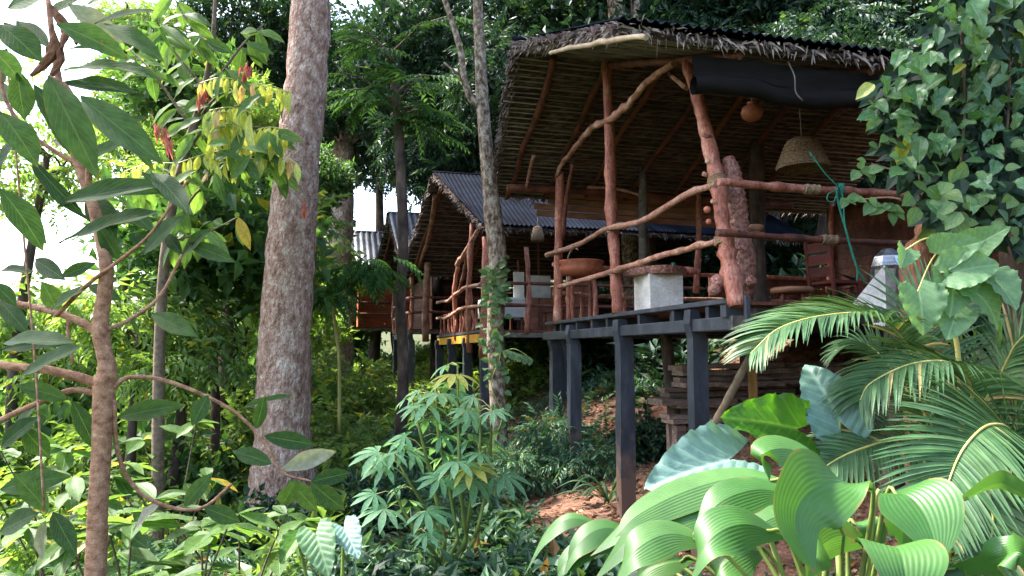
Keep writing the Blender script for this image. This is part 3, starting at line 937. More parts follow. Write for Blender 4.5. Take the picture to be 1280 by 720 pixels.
lashing(L1(766, 288), Vector((0, 0, 1)), 0.076, pav, 3, 0.06)
lashing(Q1(1014, 237), RV, 0.042, pav, 14, 0.16)
lashing(Q1(1036, 300), RV, 0.042, pav, 14, 0.16)
lashing(L1(690, 318), Vector((0, 0, 1)), 0.075, pav, 4, 0.09)
# curved brace, gable-edge pole, plates
pole('curved_brace', s_off([L1(848, 80), L1(818, 100), L1(790, 131), L1(765, 150), L1(745, 160), L1(728, 178), L1(706, 206), L1(700, 222)], 0.05), [0.038, 0.044, 0.042, 0.03], M['pole_pale'], pav, seed=12, wig=0.01)
pole('short_brace', [L1(837, 92, 0.1), L1(858, 110, 0.02)], [0.03, 0.03], M['pole_pale'], pav, seed=13)
pole('gable_pole', [F1.left(688, 66, -1.3), F1.left(730, 57, -1.3), F1.left(780, 48, -1.3), F1.left(808, 47, -1.3)], [0.022, 0.026, 0.02], M['bamboo'], pav, seed=14, wig=0.008)
pole('front_plate', [F1(-0.05, 0.06, 2.58), F1(1.2, 0.06, 2.58), F1(3.0, 0.06, 2.58), F1(5.4, 0.06, 2.57)], [0.05, 0.055], M['pole_dark'], pav, seed=16)
pole('far_plate', [F1(-0.75, 5.35, 2.62), F1(0.8, 5.38, 2.64), F1(2.4, 5.4, 2.62), F1(4.5, 5.4, 2.6)], [0.06, 0.06], M['pole_dark'], pav, seed=17)
for (a_, b_2) in ((F1(-0.5, 4.7, 2.98), F1(-0.45, 5.3, 2.6)), (F1(0.6, 5.35, 2.7), F1(1.5, 5.1, 2.55))):
    pole('twig_brace', [a_, (a_ + b_2) / 2 + Vector((0, 0, 0.05)), b_2], [0.03, 0.022], M['pole_pale'], pav, seed=18)
# far-side and inner poles with their rails
for (u, v0, v1, s, r_) in ((870, 366, 238, 2.15, 0.055), (1036, 366, 252, 3.7, 0.06)):
    a_ = F1.front(u, v0, 5.35); b_2 = F1.front(u + 3, v1, 5.35)
    pole('back_pole', [a_, (a_ + b_2) / 2 + RV * 0.03, b_2], [r_, r_ * 0.85], M['pole'], pav, seed=u)
pole('back_rail', [F1(0.02, 5.4, 1.42), F1(1.2, 5.4, 1.36), F1(2.4, 5.42, 1.32), F1(5.4, 5.4, 1.3)], [0.04, 0.035], M['pole'], pav, seed=21, wig=0.006)
pole('back_rail', [F1(0.02, 5.4, 0.95), F1(1.2, 5.4, 0.9), F1(2.4, 5.42, 0.9), F1(5.4, 5.4, 0.88)], [0.035, 0.03], M['pole_pale'], pav, seed=22, wig=0.006)
for q in (0.5, 0.75, 1.25):
    pole('baluster', [F1(q, 5.4, Z0), F1(q + 0.02, 5.41, 0.7), F1(q + 0.01, 5.4, 0.98)], [0.035, 0.03], M['pole'], pav, seed=int(q * 40))
pole('tree_pillar', [F1(3.05, 4.2, Z0), F1(3.0, 4.2, 1.4), F1(3.03, 4.2, 3.3)], [0.13, 0.115, 0.12], M['bark_dark'], pav, seed=25, n=11)
pole('tree_pillar', [F1(1.45, 5.0, Z0), F1(1.42, 5.0, 1.3), F1(1.44, 5.0, 3.0)], [0.07, 0.065, 0.06], M['paint_worn'], pav, seed=26, n=11)
# boards closing the uphill side
for i in range(13):
    z = Z0 + 0.1 + i * 0.165
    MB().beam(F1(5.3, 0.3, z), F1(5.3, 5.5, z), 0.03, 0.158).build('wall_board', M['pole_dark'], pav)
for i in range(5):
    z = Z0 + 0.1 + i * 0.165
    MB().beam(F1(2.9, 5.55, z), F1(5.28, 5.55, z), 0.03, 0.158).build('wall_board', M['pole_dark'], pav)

# ------------------------------------------------------------------ the cabins farther down the row
def cabin(name, p0, label, sl, sr, t3, z3, deck_z, deck_t, posts, poles, sheet, board, seed, rows, period, yellow=False, wall=None, rail_z=(0.5, 0.95)):
    F = Frame(p0)
    root = thing(name, grounded(*F(1.0, 2.0)[:2]), label, 'cabin')
    gable_roof(F, root, sl, sr, t3, z3, rows=rows, period=period, amp=period * 0.17, panel=period * 9, sheet=sheet, seed=seed, fringe=0.5,
               rafters=[(sl[1] + 0.25, sl[2] + 0.3, 1), (0.9, 0.9, 1), (0.1, 0.1, 0), (1.2, 1.2, 0)], rrad=0.05, thatch_seg=0.3, thick=0.11, batten=True)
    n = int(deck_t / 0.25)
    for i in range(n):
        MB().beam(F(0.05, 0.12 + i * 0.25, deck_z - 0.02), F(sr - 0.3, 0.12 + i * 0.25, deck_z - 0.02), 0.236, 0.04).build('deck_plank', M['pole_dark'], root)
    MB().beam(F(0, -0.03, deck_z - 0.015), F(0, deck_t + 0.05, deck_z - 0.015), 0.08, 0.06).build('edge_board', board, root)
    MB().beam(F(0.03, 0.02, deck_z - 0.1), F(sr - 0.3, 0.02, deck_z - 0.1), 0.06, 0.1).build('cross_joist', M['paint_worn'], root)
    MB().beam(F(0.02, 0.05, deck_z - 0.16), F(0.02, deck_t, deck_z - 0.16), 0.1, 0.18).build('side_beam', M['yellow'] if yellow else M['paint'], root)
    for (s, t) in posts:
        stilt(F, s, t, deck_z - 0.1, root, 0.19)
    for k, pl in enumerate(poles):
        pts, r_, mt = pl
        pole('pole', [F(*q) for q in pts], [r_, r_ * 0.8], M[mt], root, seed=seed * 31 + k, wig=0.012)
    for k, rz in enumerate(rail_z):
        pole('side_rail', [F(-0.04, -0.05, deck_z + rz), F(-0.06, deck_t * 0.35, deck_z + rz + 0.06), F(-0.03, deck_t * 0.7, deck_z + rz - 0.05), F(-0.04, deck_t, deck_z + rz)], [0.04, 0.05, 0.04], M['pole_pale'], root, seed=seed * 17 + k, wig=0.02)
        pole('front_rail', [F(-0.05, 0, deck_z + rz), F(1.0, 0.0, deck_z + rz + 0.02), F(sr - 0.4, 0, deck_z + rz)], [0.04, 0.04], M['pole_dark'], root, seed=seed * 19 + k, wig=0.01)
    rg = random.Random(seed)
    t = 0.3
    while t < deck_t - 0.2:
        pole('baluster', [F(0.0, t, deck_z), F(rg.uniform(-0.04, 0.04), t + rg.uniform(-0.1, 0.1), deck_z + 0.25), F(-0.02, t + rg.uniform(-0.12, 0.12), deck_z + 0.55)], [0.032, 0.026], M['pole'], root, seed=int(t * 100) + seed)
        t += rg.uniform(0.28, 0.5)
    if wall:
        s_w, t0w, t1w, mt, zt = wall
        z = deck_z + 0.09
        while z < zt:
            MB().beam(F(s_w, t0w, z), F(s_w, t1w, z), 0.04, 0.17).build('wall_board', M[mt], root)
            z += 0.178
        z = deck_z + 0.09
        while z < zt:
            MB().beam(F(s_w + 0.02, t1w, z), F(sr - 0.3, t1w, z), 0.04, 0.17).build('wall_board', M[mt], root)
            z += 0.178
    return F, root


F2, cab2 = cabin('thatched_cabin', (-0.57, 15.1), 'thatched stilt cabin with dark corrugated roof and yellow beam beside the mottled tree',
                 (-0.12, -0.62, -1.05), 7.5, (-0.3, 3.0, 6.3), (2.62, 4.42, 2.30), 0.46, 6.0,
                 [(0.05, 0.15), (0.05, 2.0), (0.0, 3.8), (0.0, 5.8), (1.8, 0.3)],
                 [([(0.0, 0.05, -0.1), (0.03, 0.05, 1.2), (0.06, 0.1, 2.4)], 0.10, 'pole'),
                  ([(0.0, 1.5, 0.0), (-0.05, 1.4, 1.2), (0.0, 1.3, 2.9)], 0.07, 'pole'),
                  ([(0.0, 3.1, 0.3), (-0.05, 3.2, 1.4), (0.0, 3.0, 2.2)], 0.07, 'pole'),
                  ([(-0.02, 3.0, 1.35), (0.05, 2.5, 1.9), (0.05, 2.1, 2.4)], 0.04, 'pole_dark'),
                  ([(-0.02, 3.05, 2.15), (0.0, 2.0, 2.35), (0.0, 0.6, 2.65)], 0.06, 'pole_pale'),
                  ([(-0.4, 5.7, 0.3), (-0.42, 5.6, 1.4), (-0.40, 5.5, 2.5)], 0.11, 'pole_pale'),
                  ([(0.9, 0.0, 0.4), (0.95, 0.0, 1.3), (0.9, 0.0, 2.2)], 0.06, 'pole'),
                  ([(-0.55, 3.3, 3.9), (-0.5, 4.4, 3.2), (-0.6, 5.6, 2.4)], 0.06, 'pole_pale')],
                 M['metal'], M['paint'], 5, 22, 0.10, yellow=True, wall=(2.6, 0.6, 5.6, 'pole_dark', 1.7))
F3, cab3 = cabin('thatched_cabin', (-3.1, 22.6), 'distant dark-walled cabin with pale corrugated roof just right of the slender tree',
                 (-0.4, -0.5, -0.9), 6.0, (-0.3, 2.6, 5.6), (2.9, 4.8, 2.7), 0.72, 5.4,
                 [(0.05, 0.2), (0.05, 1.8), (0.05, 3.4), (0.05, 5.0)],
                 [([(0.0, 0.05, 0.6), (0.03, 0.05, 1.6), (0.0, 0.1, 2.9)], 0.07, 'pole'),
                  ([(0.0, 1.8, 0.6), (-0.05, 1.8, 1.6), (0.0, 1.8, 3.2)], 0.07, 'pole_pale'),
                  ([(0.0, 3.5, 0.6), (-0.05, 3.5, 1.6), (0.0, 3.5, 3.2)], 0.07, 'pole'),
                  ([(0.0, 5.2, 0.6), (-0.05, 5.2, 1.6), (0.0, 5.2, 2.7)], 0.07, 'pole_pale')],
                 M['metal_pale'], M['paint'], 7, 12, 0.2, wall=(0.7, 0.3, 5.2, 'pole_dark', 2.5))
F4, cab4 = cabin('thatched_cabin', (-6.35, 29.0), 'farthest cabin with orange board walls and pale grey corrugated roof',
                 (-0.3, -0.4, -0.6), 6.0, (-0.3, 2.4, 5.0), (3.3, 5.2, 3.1), 1.0, 5.0,
                 [(0.05, 0.2), (0.05, 2.4), (0.05, 4.6)],
                 [([(0.0, 0.05, 1.0), (0.03, 0.05, 2.0), (0.0, 0.1, 3.1)], 0.08, 'pole'),
                  ([(0.0, 2.5, 1.0), (-0.05, 2.5, 2.0), (0.0, 2.5, 3.6)], 0.08, 'pole_pale')],
                 M['metal_pale'], M['white'], 9, 10, 0.24, wall=(0.3, 0.2, 1.3, 'orange_board', 2.9))


# ------------------------------------------------------------------ trees
CR = {}
def crown_mesh(key, seed, radii, n, size, spray, mat, **kw):
    v, f, lc = crown_arrays(seed, radii, n, size, spray, **kw)
    CR[key] = (np_mesh('crown_' + key, v, f, L[mat], False), lc, radii)


crown_mesh('dark_a', 1, (4.0, 4.0, 3.4), 2900, 0.62, 0, 'dark', lobes=12)
crown_mesh('dark_b', 2, (4.0, 4.0, 3.4), 2900, 0.60, 1, 'dark', lobes=10)
crown_mesh('dark_c', 3, (3.2, 3.2, 4.2), 2600, 0.70, 2, 'dark', lobes=12)
crown_mesh('mid_a', 4, (3.0, 3.0, 2.6), 2300, 0.55, 0, 'mid', lobes=10)
crown_mesh('mid_b', 5, (3.0, 3.0, 2.6), 2300, 0.55, 3, 'mid', lobes=12)
crown_mesh('bright_a', 6, (2.6, 2.6, 2.2), 1700, 0.50, 1, 'bright', lobes=11)
crown_mesh('bright_b', 7, (2.6, 2.6, 2.2), 1700, 0.52, 2, 'bright', lobes=11)
crown_mesh('loose', 21, (2.3, 2.3, 2.0), 460, 0.5, 0, 'bright', lobes=16, fill=0.8)
crown_mesh('bush_mid', 8, (1.0, 1.0, 0.8), 420, 0.40, 1, 'mid', lobes=8, fill=0.6)
crown_mesh('bush_bright', 9, (1.0, 1.0, 0.8), 420, 0.36, 0, 'bright', lobes=8, fill=0.6)
crown_mesh('bush_dark', 10, (1.0, 1.0, 0.8), 420, 0.42, 3, 'dark', lobes=8, fill=0.6)
crown_mesh('bush_fern', 12, (1.0, 1.0, 0.75), 420, 0.40, 2, 'fern', lobes=8, fill=0.6)


def tree(name, label, base, pts, rad, crowns, bark, cat='tree', group=None, n=10, per=5, limbs=True, seed=0, forks=()):
    """trunk through pts (world), crowns = [(centre, key, scale)], limbs run from the trunk into the crown lobes"""
    rg = random.Random(seed)
    root = thing(name, base, label, cat, group)
    mb = MB()
    P = catmull(pts, per)
    mb.tube(P, rad, n, True, 0.06, rg)
    rtop = rad[-1]
    for (fp, fr) in forks:
        mb.tube(catmull(fp, 5), fr, 8, True, 0.06, rg)
    for (c, key, k) in crowns:
        me, lc, R = CR[key]
        if limbs:
            for q in range(min(6, len(lc))):
                e = Vector(c) + Vector(lc[q]) * k
                a = P[-1 - (q % max(2, len(P) // 4))]
                m_ = a.lerp(e, 0.5) + Vector((rg.uniform(-.3, .3), rg.uniform(-.3, .3), rg.uniform(0, .5))) * k
                mb.tube(catmull([a, m_, e], 4), [rtop * 0.6, rtop * 0.35, rtop * 0.12], 6, False)
    mb.build('trunk', bark, root, smooth=True)
    for (c, key, k) in crowns:
        o = bpy.data.objects.new('crown', CR[key][0])
        COL.objects.link(o)
        o.parent = root
        o.location = Vector(c) - worldloc(root)
        o.rotation_euler = (0, 0, rg.uniform(0, 6.28))
        o.scale = (k, k, k)
    return root


def simple_tree(name, label, x, y, zc, k, key, bark, seed, r=0.2, group=None, extra=()):
    b = grounded(x, y, -0.15)
    rg = random.Random(seed)
    pts = [b, b.lerp(Vector((x, y, zc)), 0.45) + Vector((rg.uniform(-.3, .3), rg.uniform(-.2, .2), 0)), Vector((x + rg.uniform(-.3, .3), y, zc))]
    return tree(name, label, b, pts, [r * 1.25, r, r * 0.6], [((x, y, zc), key, k)] + [((x + dx, y + dy, zc + dz), kk, k2) for dx, dy, dz, kk, k2 in extra], bark, group=group, seed=seed)


# the big trunk
bt = at(352, 640, 10.1)
big = [Vector((bt.x - 0.05, 10.1, gz(bt.x, 10.1) - 0.2)), at(354, 600, 10.1), at(354, 535, 10.1), at(356, 430, 10.1), at(363, 320, 10.1), at(371, 215, 10.1), at(383, 100, 10.1), at(389, 0, 10.1), at(392, -120, 10.1), at(390, -300, 10.1)]
tree('shade_tree', 'massive tree with thick reddish grey trunk standing free of the cabins', big[0], big,
     [0.62, 0.44, 0.37, 0.345, 0.33, 0.30, 0.285, 0.27, 0.26, 0.2], [((-2.6, 11.2, 13.0), 'dark_a', 0.95), ((-4.1, 8.5, 10.0), 'dark_b', 0.55), ((-5.9, 10.2, 10.2), 'dark_a', 0.5), ((-4.5, 12.4, 10.6), 'dark_b', 0.52), ((-5.5, 14.1, 11.0), 'dark_a', 0.5)], M['bark'], n=18, per=8, seed=1)  # side crowns above the view are added to shade the pavilion and stilts
# mottled tree before the second cabin
mt_ = [at(626, 612, 10.9), at(624, 560, 10.9), at(622, 480, 10.9), at(619, 405, 10.9), at(623, 335, 10.9), at(616, 270, 10.9), at(611, 215, 10.9), at(604, 140, 10.9), at(600, 60, 10.9), at(596, -20, 10.9), at(590, -200, 10.9)]
tree('mottled_tree', 'slim pale mottled tree with forked branch in front of the yellow beam', grounded(mt_[0].x, 10.9), [Vector((mt_[0].x, 10.9, gz(mt_[0].x, 10.9) - 0.1))] + mt_,
     [0.16, 0.15, 0.13, 0.125, 0.125, 0.14, 0.135, 0.11, 0.10, 0.085, 0.07, 0.05], [((-0.7, 11.8, 9.6), 'dark_c', 0.55)], M['bark_mottled'], n=12, per=6, seed=2,
     forks=[([at(602, 135, 10.9), at(588, 122, 10.85), at(580, 95, 10.8), at(576, 65, 10.8), at(566, 30, 10.8), at(553, -10, 10.8), at(540, -60, 10.8)], [0.06, 0.055, 0.05, 0.048, 0.045, 0.035]),
            ([at(580, 105, 10.8), at(568, 90, 10.8), at(555, 78, 10.8)], [0.02, 0.012])])
# slender dark tree
sl_ = [at(500, 568, 14.2), at(503, 500, 14.2), at(504, 440, 14.2), at(500, 380, 14.2), at(504, 310, 14.2), at(501, 220, 14.2), at(498, 160, 14.2), at(491, 100, 14.2)]
slender = tree('slender_tree', 'slender straight tree with feathery leaves at its top, left of the corrugated gable', sl_[0], [sl_[0] + Vector((0, 0, -0.3))] + sl_,
               [0.13, 0.12, 0.115, 0.11, 0.105, 0.105, 0.1, 0.09, 0.07], [], M['bark_dark'], n=10, per=5, seed=3, limbs=False)
# dark trunk among the bright bushes, trunk past the cabins, trunks above the roof
b_ = at(281, 470, 15.0)
tree('shaded_tree', 'dark stubby trunk half hidden by bushes, left of the massive tree', grounded(b_.x, 15), [grounded(b_.x, 15.0, -0.2), at(284, 460, 15), at(283, 400, 15), at(280, 330, 15), at(276, 250, 15)], [0.25, 0.2, 0.19, 0.17, 0.15],
     [((at(250, 140, 15.4)), 'bright_a', 0.7), (at(330, 60, 16.5), 'dark_b', 0.45)], M['bark_dark'], seed=4)
b_ = at(424, 400, 26.0)
tree('leaning_tree', 'broad grey trunk clothed in leaves above the farthest cabin roof', grounded(b_.x, 26), [grounded(b_.x, 26.0, -0.2), at(422, 330, 26), at(426, 285, 26), at(428, 240, 26), at(430, 180, 26)], [0.55, 0.48, 0.45, 0.4, 0.35],
     [(at(425, 140, 26.5), 'dark_a', 0.75), (at(408, 262, 26.3), 'bush_dark', 0.9)], M['bark'], n=12, seed=5)
for (u, Y, key, lab, zc) in ((948, 21.0, 'dark_a', 'pale trunked tree rising behind the pavilion roof, its middle', 10.5), (776, 19.5, 'dark_b', 'pale trunked tree rising behind the highest corner of the pavilion roof', 10.0)):
    p = at(u, 60, Y)
    tree('pale_trunk_tree', lab, grounded(p.x, Y), [grounded(p.x + 0.3, Y, -0.2), Vector((p.x + 0.2, Y, 4.0)), at(u + 4, 70, Y), at(u - 6, 5, Y), at(u - 12, -60, Y), at(u - 12, -140, Y)], [0.3, 0.28, 0.26, 0.24, 0.22, 0.16], [((p.x, Y + 2.5, zc), key, 1.0)], M['bark_mottled'], seed=int(u), forks=[([at(u + 4, 50, Y), at(u + 18, 20, Y), at(u + 20, -40, Y)], [0.13, 0.11, 0.08])])

# the dark wood behind the cabins
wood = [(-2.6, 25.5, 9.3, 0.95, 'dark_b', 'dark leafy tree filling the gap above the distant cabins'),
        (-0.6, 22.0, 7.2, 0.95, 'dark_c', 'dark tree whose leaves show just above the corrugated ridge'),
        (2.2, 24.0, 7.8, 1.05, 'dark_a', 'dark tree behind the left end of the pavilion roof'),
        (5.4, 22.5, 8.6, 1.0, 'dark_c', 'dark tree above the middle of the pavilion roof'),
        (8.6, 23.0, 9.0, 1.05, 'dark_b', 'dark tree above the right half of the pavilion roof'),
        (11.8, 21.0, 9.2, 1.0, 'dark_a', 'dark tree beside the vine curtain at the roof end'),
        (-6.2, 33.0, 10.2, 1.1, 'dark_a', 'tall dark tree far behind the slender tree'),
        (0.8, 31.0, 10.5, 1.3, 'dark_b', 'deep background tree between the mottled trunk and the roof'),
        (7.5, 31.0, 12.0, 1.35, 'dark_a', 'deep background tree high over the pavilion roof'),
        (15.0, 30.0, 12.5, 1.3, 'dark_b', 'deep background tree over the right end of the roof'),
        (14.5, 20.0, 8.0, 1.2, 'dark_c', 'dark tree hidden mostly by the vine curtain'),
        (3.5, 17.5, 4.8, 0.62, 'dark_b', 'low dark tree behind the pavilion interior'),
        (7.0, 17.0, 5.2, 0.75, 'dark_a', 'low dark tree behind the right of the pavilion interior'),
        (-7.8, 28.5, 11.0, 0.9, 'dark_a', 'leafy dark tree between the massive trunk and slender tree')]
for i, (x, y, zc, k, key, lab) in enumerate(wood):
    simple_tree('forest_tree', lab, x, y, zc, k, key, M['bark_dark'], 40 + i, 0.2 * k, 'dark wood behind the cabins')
# brighter growth down the slope on the valley side
vale = [(-5.3, 13.2, 4.3, 0.5, 'bright_b', 'mid green tree directly left of the massive trunk'),
        (-9.2, 20.5, 3.6, 0.6, 'bright_a', 'bright tree with sunlit leaves behind the young tan tree'),
        (-6.6, 20.5, 5.2, 0.6, 'mid_b', 'mid green tree seen behind the massive trunk'),
        (-11.2, 17.5, 0.4, 0.8, 'bright_b', 'sunlit tree below the open sky gap'),
        (-10.2, 26.0, 2.0, 0.95, 'bright_a', 'hazy green tree deep in the valley'),
        (-15.5, 25.0, -1.0, 1.2, 'bright_a', 'pale sunlit tree low in the valley'),
        (-7.4, 14.0, 6.6, 0.36, 'bright_b', 'tree with leaves hanging along the top left of the view'),
        (-8.2, 34.0, 3.6, 1.0, 'bright_b', 'pale bright tree glimpsed between the far cabins and slender tree'),
        (-12.5, 40.0, 3.5, 1.4, 'bright_a', 'pale far tree past the last cabin'),
        (-21.0, 36.0, -1.5, 1.6, 'bright_b', 'far pale tree across the valley'),
        (-31.0, 44.0, -3.0, 1.9, 'mid_a', 'farthest green tree across the valley at the picture edge'),
        (-5.2, 10.2, 0.2, 1.1, 'bush_bright', 'small sunlit tree behind the upper tan branch'),
        (-5.4, 11.6, 2.7, 0.9, 'bush_bright', 'small bright tree above the tan fork'),
        (-4.6, 11.4, 1.6, 1.5, 'bush_mid', 'small green tree left of the massive trunk at eye height'),
        (-4.9, 10.6, 3.9, 0.9, 'bush_mid', 'small green tree under the pink tassels'),
        (-4.7, 14.6, 1.9, 1.7, 'bush_bright', 'small bright tree hiding the foot of the stubby trunk'),
        (-8.6, 13.6, 0.2, 1.5, 'bush_bright', 'wide bright small tree at the valley rim'),
        (-6.4, 18.0, 1.6, 2.1, 'bush_bright', 'bright round tree in the middle distance left of the massive trunk'),
        (-7.6, 26.0, 2.2, 2.5, 'bush_bright', 'bright round tree beyond the massive trunk'),
        (-5.6, 36.0, 3.6, 0.9, 'mid_b', 'green tree behind the farthest cabin'),
        (-8.6, 13.2, 3.6, 0.8, 'loose', 'loose airy tree against the bright sky gap'),
        (-9.0, 10.6, -1.4, 1.5, 'bush_mid', 'green small tree at the picture edge under the sky gap'),
        (-9.5, 21.0, -0.6, 0.9, 'bright_b', 'bright tree low behind the tan fork'),
        (-7.6, 23.5, 0.6, 0.8, 'bright_a', 'bright tree low behind the dark stubby trunk'),
        (-13.5, 31.0, -0.5, 1.2, 'bright_b', 'bright far tree low in the middle of the valley'),
        (-10.5, 36.0, 0.8, 1.2, 'mid_b', 'mid green far tree low left of the massive trunk')]
for i, (x, y, zc, k, key, lab) in enumerate(vale):
    simple_tree('valley_tree', lab, x, y, zc, k, key, M['bark_dark'], 70 + i, 0.07 if key.startswith('bush') else 0.1, 'trees on the valley slope')
# trees beside and behind the viewer, out of the picture: added to shade the clearing
for i, (x, y, zc, k, key) in enumerate([(9.0, 2.0, 8.5, 1.0, 'dark_a'), (-8.2, 5.2, 9.0, 0.4, 'dark_b')]):
    simple_tree('forest_tree', ('unseen tree added for shade on the uphill side', 'unseen tree added for shade on the valley side')[i], x, y, zc, k, key, M['bark_dark'], 90 + i, 0.22, 'unseen trees added for shade')

# ------------------------------------------------------------------ bushes and cover on the slope
bush = [(-4.7, 8.6, 'bush_bright', 1.0, 'sunny bush left of the massive trunk foot'), (-6.2, 10.0, 'bush_bright', 1.3, 'sunny bush behind the tan sapling'),
        (-5.2, 11.2, 'bush_mid', 1.2, 'green bush below the dark stubby trunk'), (-8.0, 11.5, 'bush_bright', 1.5, 'wide sunny bush at the valley edge'),
        (-3.5, 12.6, 'bush_bright', 0.9, 'bright bush just left behind the massive trunk'), (-3.2, 14.0, 'bush_bright', 0.6, 'bright green bush right behind the massive trunk'),
        (-4.6, 19.0, 'bush_bright', 0.8, 'bright bush under the distant cabins'),
        (-6.5, 22.0, 'bush_bright', 1.6, 'big bright bush left of the distant stilts'), (-2.6, 12.9, 'bush_bright', 0.5, 'blue green bush beside the slender trunk'),
        (-4.2, 6.0, 'bush_mid', 0.9, 'green bush behind the tan stem'), (-3.3, 7.2, 'bush_fern', 0.75, 'ferny bush before the massive trunk'),
        (-5.6, 7.0, 'bush_bright', 1.1, 'sunny bush far down on the valley side'), (-7.5, 8.5, 'bush_mid', 1.4, 'green bush at the picture edge below the branches'),
        (-1.1, 12.8, 'bush_fern', 0.7, 'ferny bush under the yellow beam'), (0.1, 10.6, 'bush_fern', 0.55, 'ferny bush behind the stilts of the pavilion'),
        (0.9, 11.0, 'bush_fern', 0.8, 'tall ferny bush between the two rear stilts'), (-0.5, 9.4, 'bush_fern', 0.5, 'low ferny bush left of the middle stilt'),
        (-9.5, 14.5, 'bush_bright', 1.6, 'large sunny bush by the open gap'), (-4.6, 24.5, 'bush_bright', 0.8, 'green bush in the shade under the orange walls'),
        (2.0, 10.6, 'bush_dark', 0.5, 'dark bush beside the plank stack'), (-12.0, 12.5, 'bush_mid', 1.8, 'big bush spilling into the valley'),
        (-5.6, 11.6, 'bush_bright', 1.5, 'tall sunny bush under the dark stubby trunk'), (-6.8, 13.2, 'bush_mid', 1.9, 'tall green bush behind the sunny bushes'),
        (-4.5, 13.4, 'bush_bright', 1.4, 'tall bright bush beside the massive trunk'), (-8.2, 15.2, 'bush_bright', 2.2, 'large bright bush down the slope'),
        (-6.0, 16.0, 'bush_mid', 1.9, 'large green bush in the middle distance'), (-4.6, 17.6, 'bush_bright', 1.5, 'bright bush in the middle distance by the massive trunk'),
        (-9.6, 18.2, 'bush_mid', 2.5, 'large green bush at the valley rim'), (-7.4, 20.2, 'bush_bright', 2.2, 'large bright bush far down the slope'),
        (-3.0, 9.0, 'bush_dark', 0.6, 'dark low bush left of the massive trunk foot'), (-1.9, 9.6, 'bush_dark', 0.5, 'dark low bush right of the massive trunk foot'),
        (4.1, 5.6, 'bush_mid', 0.6, 'bush behind the areca palm at the picture edge'), (3.9, 4.3, 'bush_dark', 0.6, 'dark bush below the fronds at the picture edge')]
for i, (x, y, key, k, lab) in enumerate(bush):
    b = grounded(x, y)
    root = thing('bush', b, lab, 'bush', 'bushes on the slope')
    mb = MB(); rg = random.Random(200 + i)
    for q in range(6):
        e = b + Vector((rg.uniform(-.6, .6) * k, rg.uniform(-.6, .6) * k, rg.uniform(0.5, 1.0) * k))
        mb.tube(catmull([b + Vector((rg.uniform(-.08, .08), rg.uniform(-.08, .08), -0.1)), b.lerp(e, 0.5) + Vector((0, 0, 0.1)), e], 3), [0.02, 0.014, 0.007], 5, False)
    mb.build('stem', M['twig'], root, smooth=True)
    o = bpy.data.objects.new('crown', CR[key][0]); COL.objects.link(o); o.parent = root
    o.location = (0, 0, 0.55 * k); o.scale = (k, k, k); o.rotation_euler = (0, 0, rg.uniform(0, 6.28))


def scatter_cover(name, label, n, xr, yr, mask, size, mat, seed, per=7, up=0.6, wid=0.4, lift=0.0, flat=False):
    rg = np.random.default_rng(seed)
    x = rg.uniform(*xr, n); y = rg.uniform(*yr, n)
    s = (x - P0.x) * RV.x + (y - P0.y) * RV.y
    t = (x - P0.x) * DV.x + (y - P0.y) * DV.y
    keep = mask(x, y, s, t) > rg.random(n)
    x, y = x[keep], y[keep]
    m = len(x)
    z = ground_z(x, y)
    px = np.repeat(x, per) + rg.normal(0, 0.03, m * per); py = np.repeat(y, per) + rg.normal(0, 0.03, m * per)
    hz = np.repeat(rg.uniform(0.0, lift, m) if lift else np.zeros(m), per) * rg.random(m * per)
    pos = np.stack([px, py, np.repeat(z, per) + hz + (0.012 if flat else 0.0)], 1)
    yd = rg.normal(0, 1, (m * per, 3)); yd[:, 2] = (rg.normal(0, 0.12, m * per) if flat else rg.uniform(0.1, 1.0, m * per) * up * 2)
    zd = np.tile(np.array([0, 0, 1.0]), (m * per, 1)) + rg.normal(0, 0.35, (m * per, 3))
    sz = np.repeat(size * rg.uniform(0.6, 1.4, m), per) * rg.uniform(0.7, 1.2, m * per)
    v, f = inst(LT * np.array([wid, 1, 1], dtype=np.float32), LF, pos, yd, zd, sz)
    o = link(name, np_mesh(name, v, f, L[mat], False))
    return tag(o, label, name.replace('_', ' '), kind='stuff')


scatter_cover('ground_cover', 'blue green leafy ground cover round the stilts and tree feet', 9000, (-9, 3), (4.5, 16), lambda x, y, s, t: (1 - dirt(x, y, s, t)) * smooth(-9, -6, s), 0.17, 'fern', 1, per=8, lift=0.3)
scatter_cover('slope_growth', 'bright weedy growth down the sunny slope', 9000, (-22, -2), (6, 34), lambda x, y, s, t: (1 - dirt(x, y, s, t)) * smooth(-1.0, -3.0, s), 0.26, 'bright', 2, per=8, lift=0.6)
scatter_cover('near_growth', 'tangled low growth near the viewer', 3500, (-5, 1.5), (1.8, 7), lambda x, y, s, t: (1 - dirt(x, y, s, t)), 0.17, 'dark', 3, per=8, lift=0.4)
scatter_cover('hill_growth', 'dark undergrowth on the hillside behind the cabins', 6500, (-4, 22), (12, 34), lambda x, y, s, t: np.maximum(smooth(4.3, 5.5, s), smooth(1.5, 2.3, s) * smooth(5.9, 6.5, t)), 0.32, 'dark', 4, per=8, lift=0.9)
scatter_cover('stilt_growth', 'weedy growth under the stilts of the farther cabins', 4200, (-9, 6), (15, 36), lambda x, y, s, t: smooth(-3, -1.5, s) * smooth(6, 5, s) * smooth(9.5, 11, t), 0.22, 'bright', 7, per=8, lift=0.5)
scatter_cover('bank_growth', 'mixed low leaves on the bank below the palm', 1400, (1.0, 5), (2.0, 6.4), lambda x, y, s, t: 0.6 + 0 * x, 0.10, 'fern', 5, per=7, lift=0.15)
scatter_cover('leaf_litter', 'dry brown fallen leaves on the soil', 9000, (-6, 6), (3.0, 18), lambda x, y, s, t: 0.25 + 0.75 * dirt(x, y, s, t), 0.10, 'litter', 6, per=2, wid=0.55, flat=True)


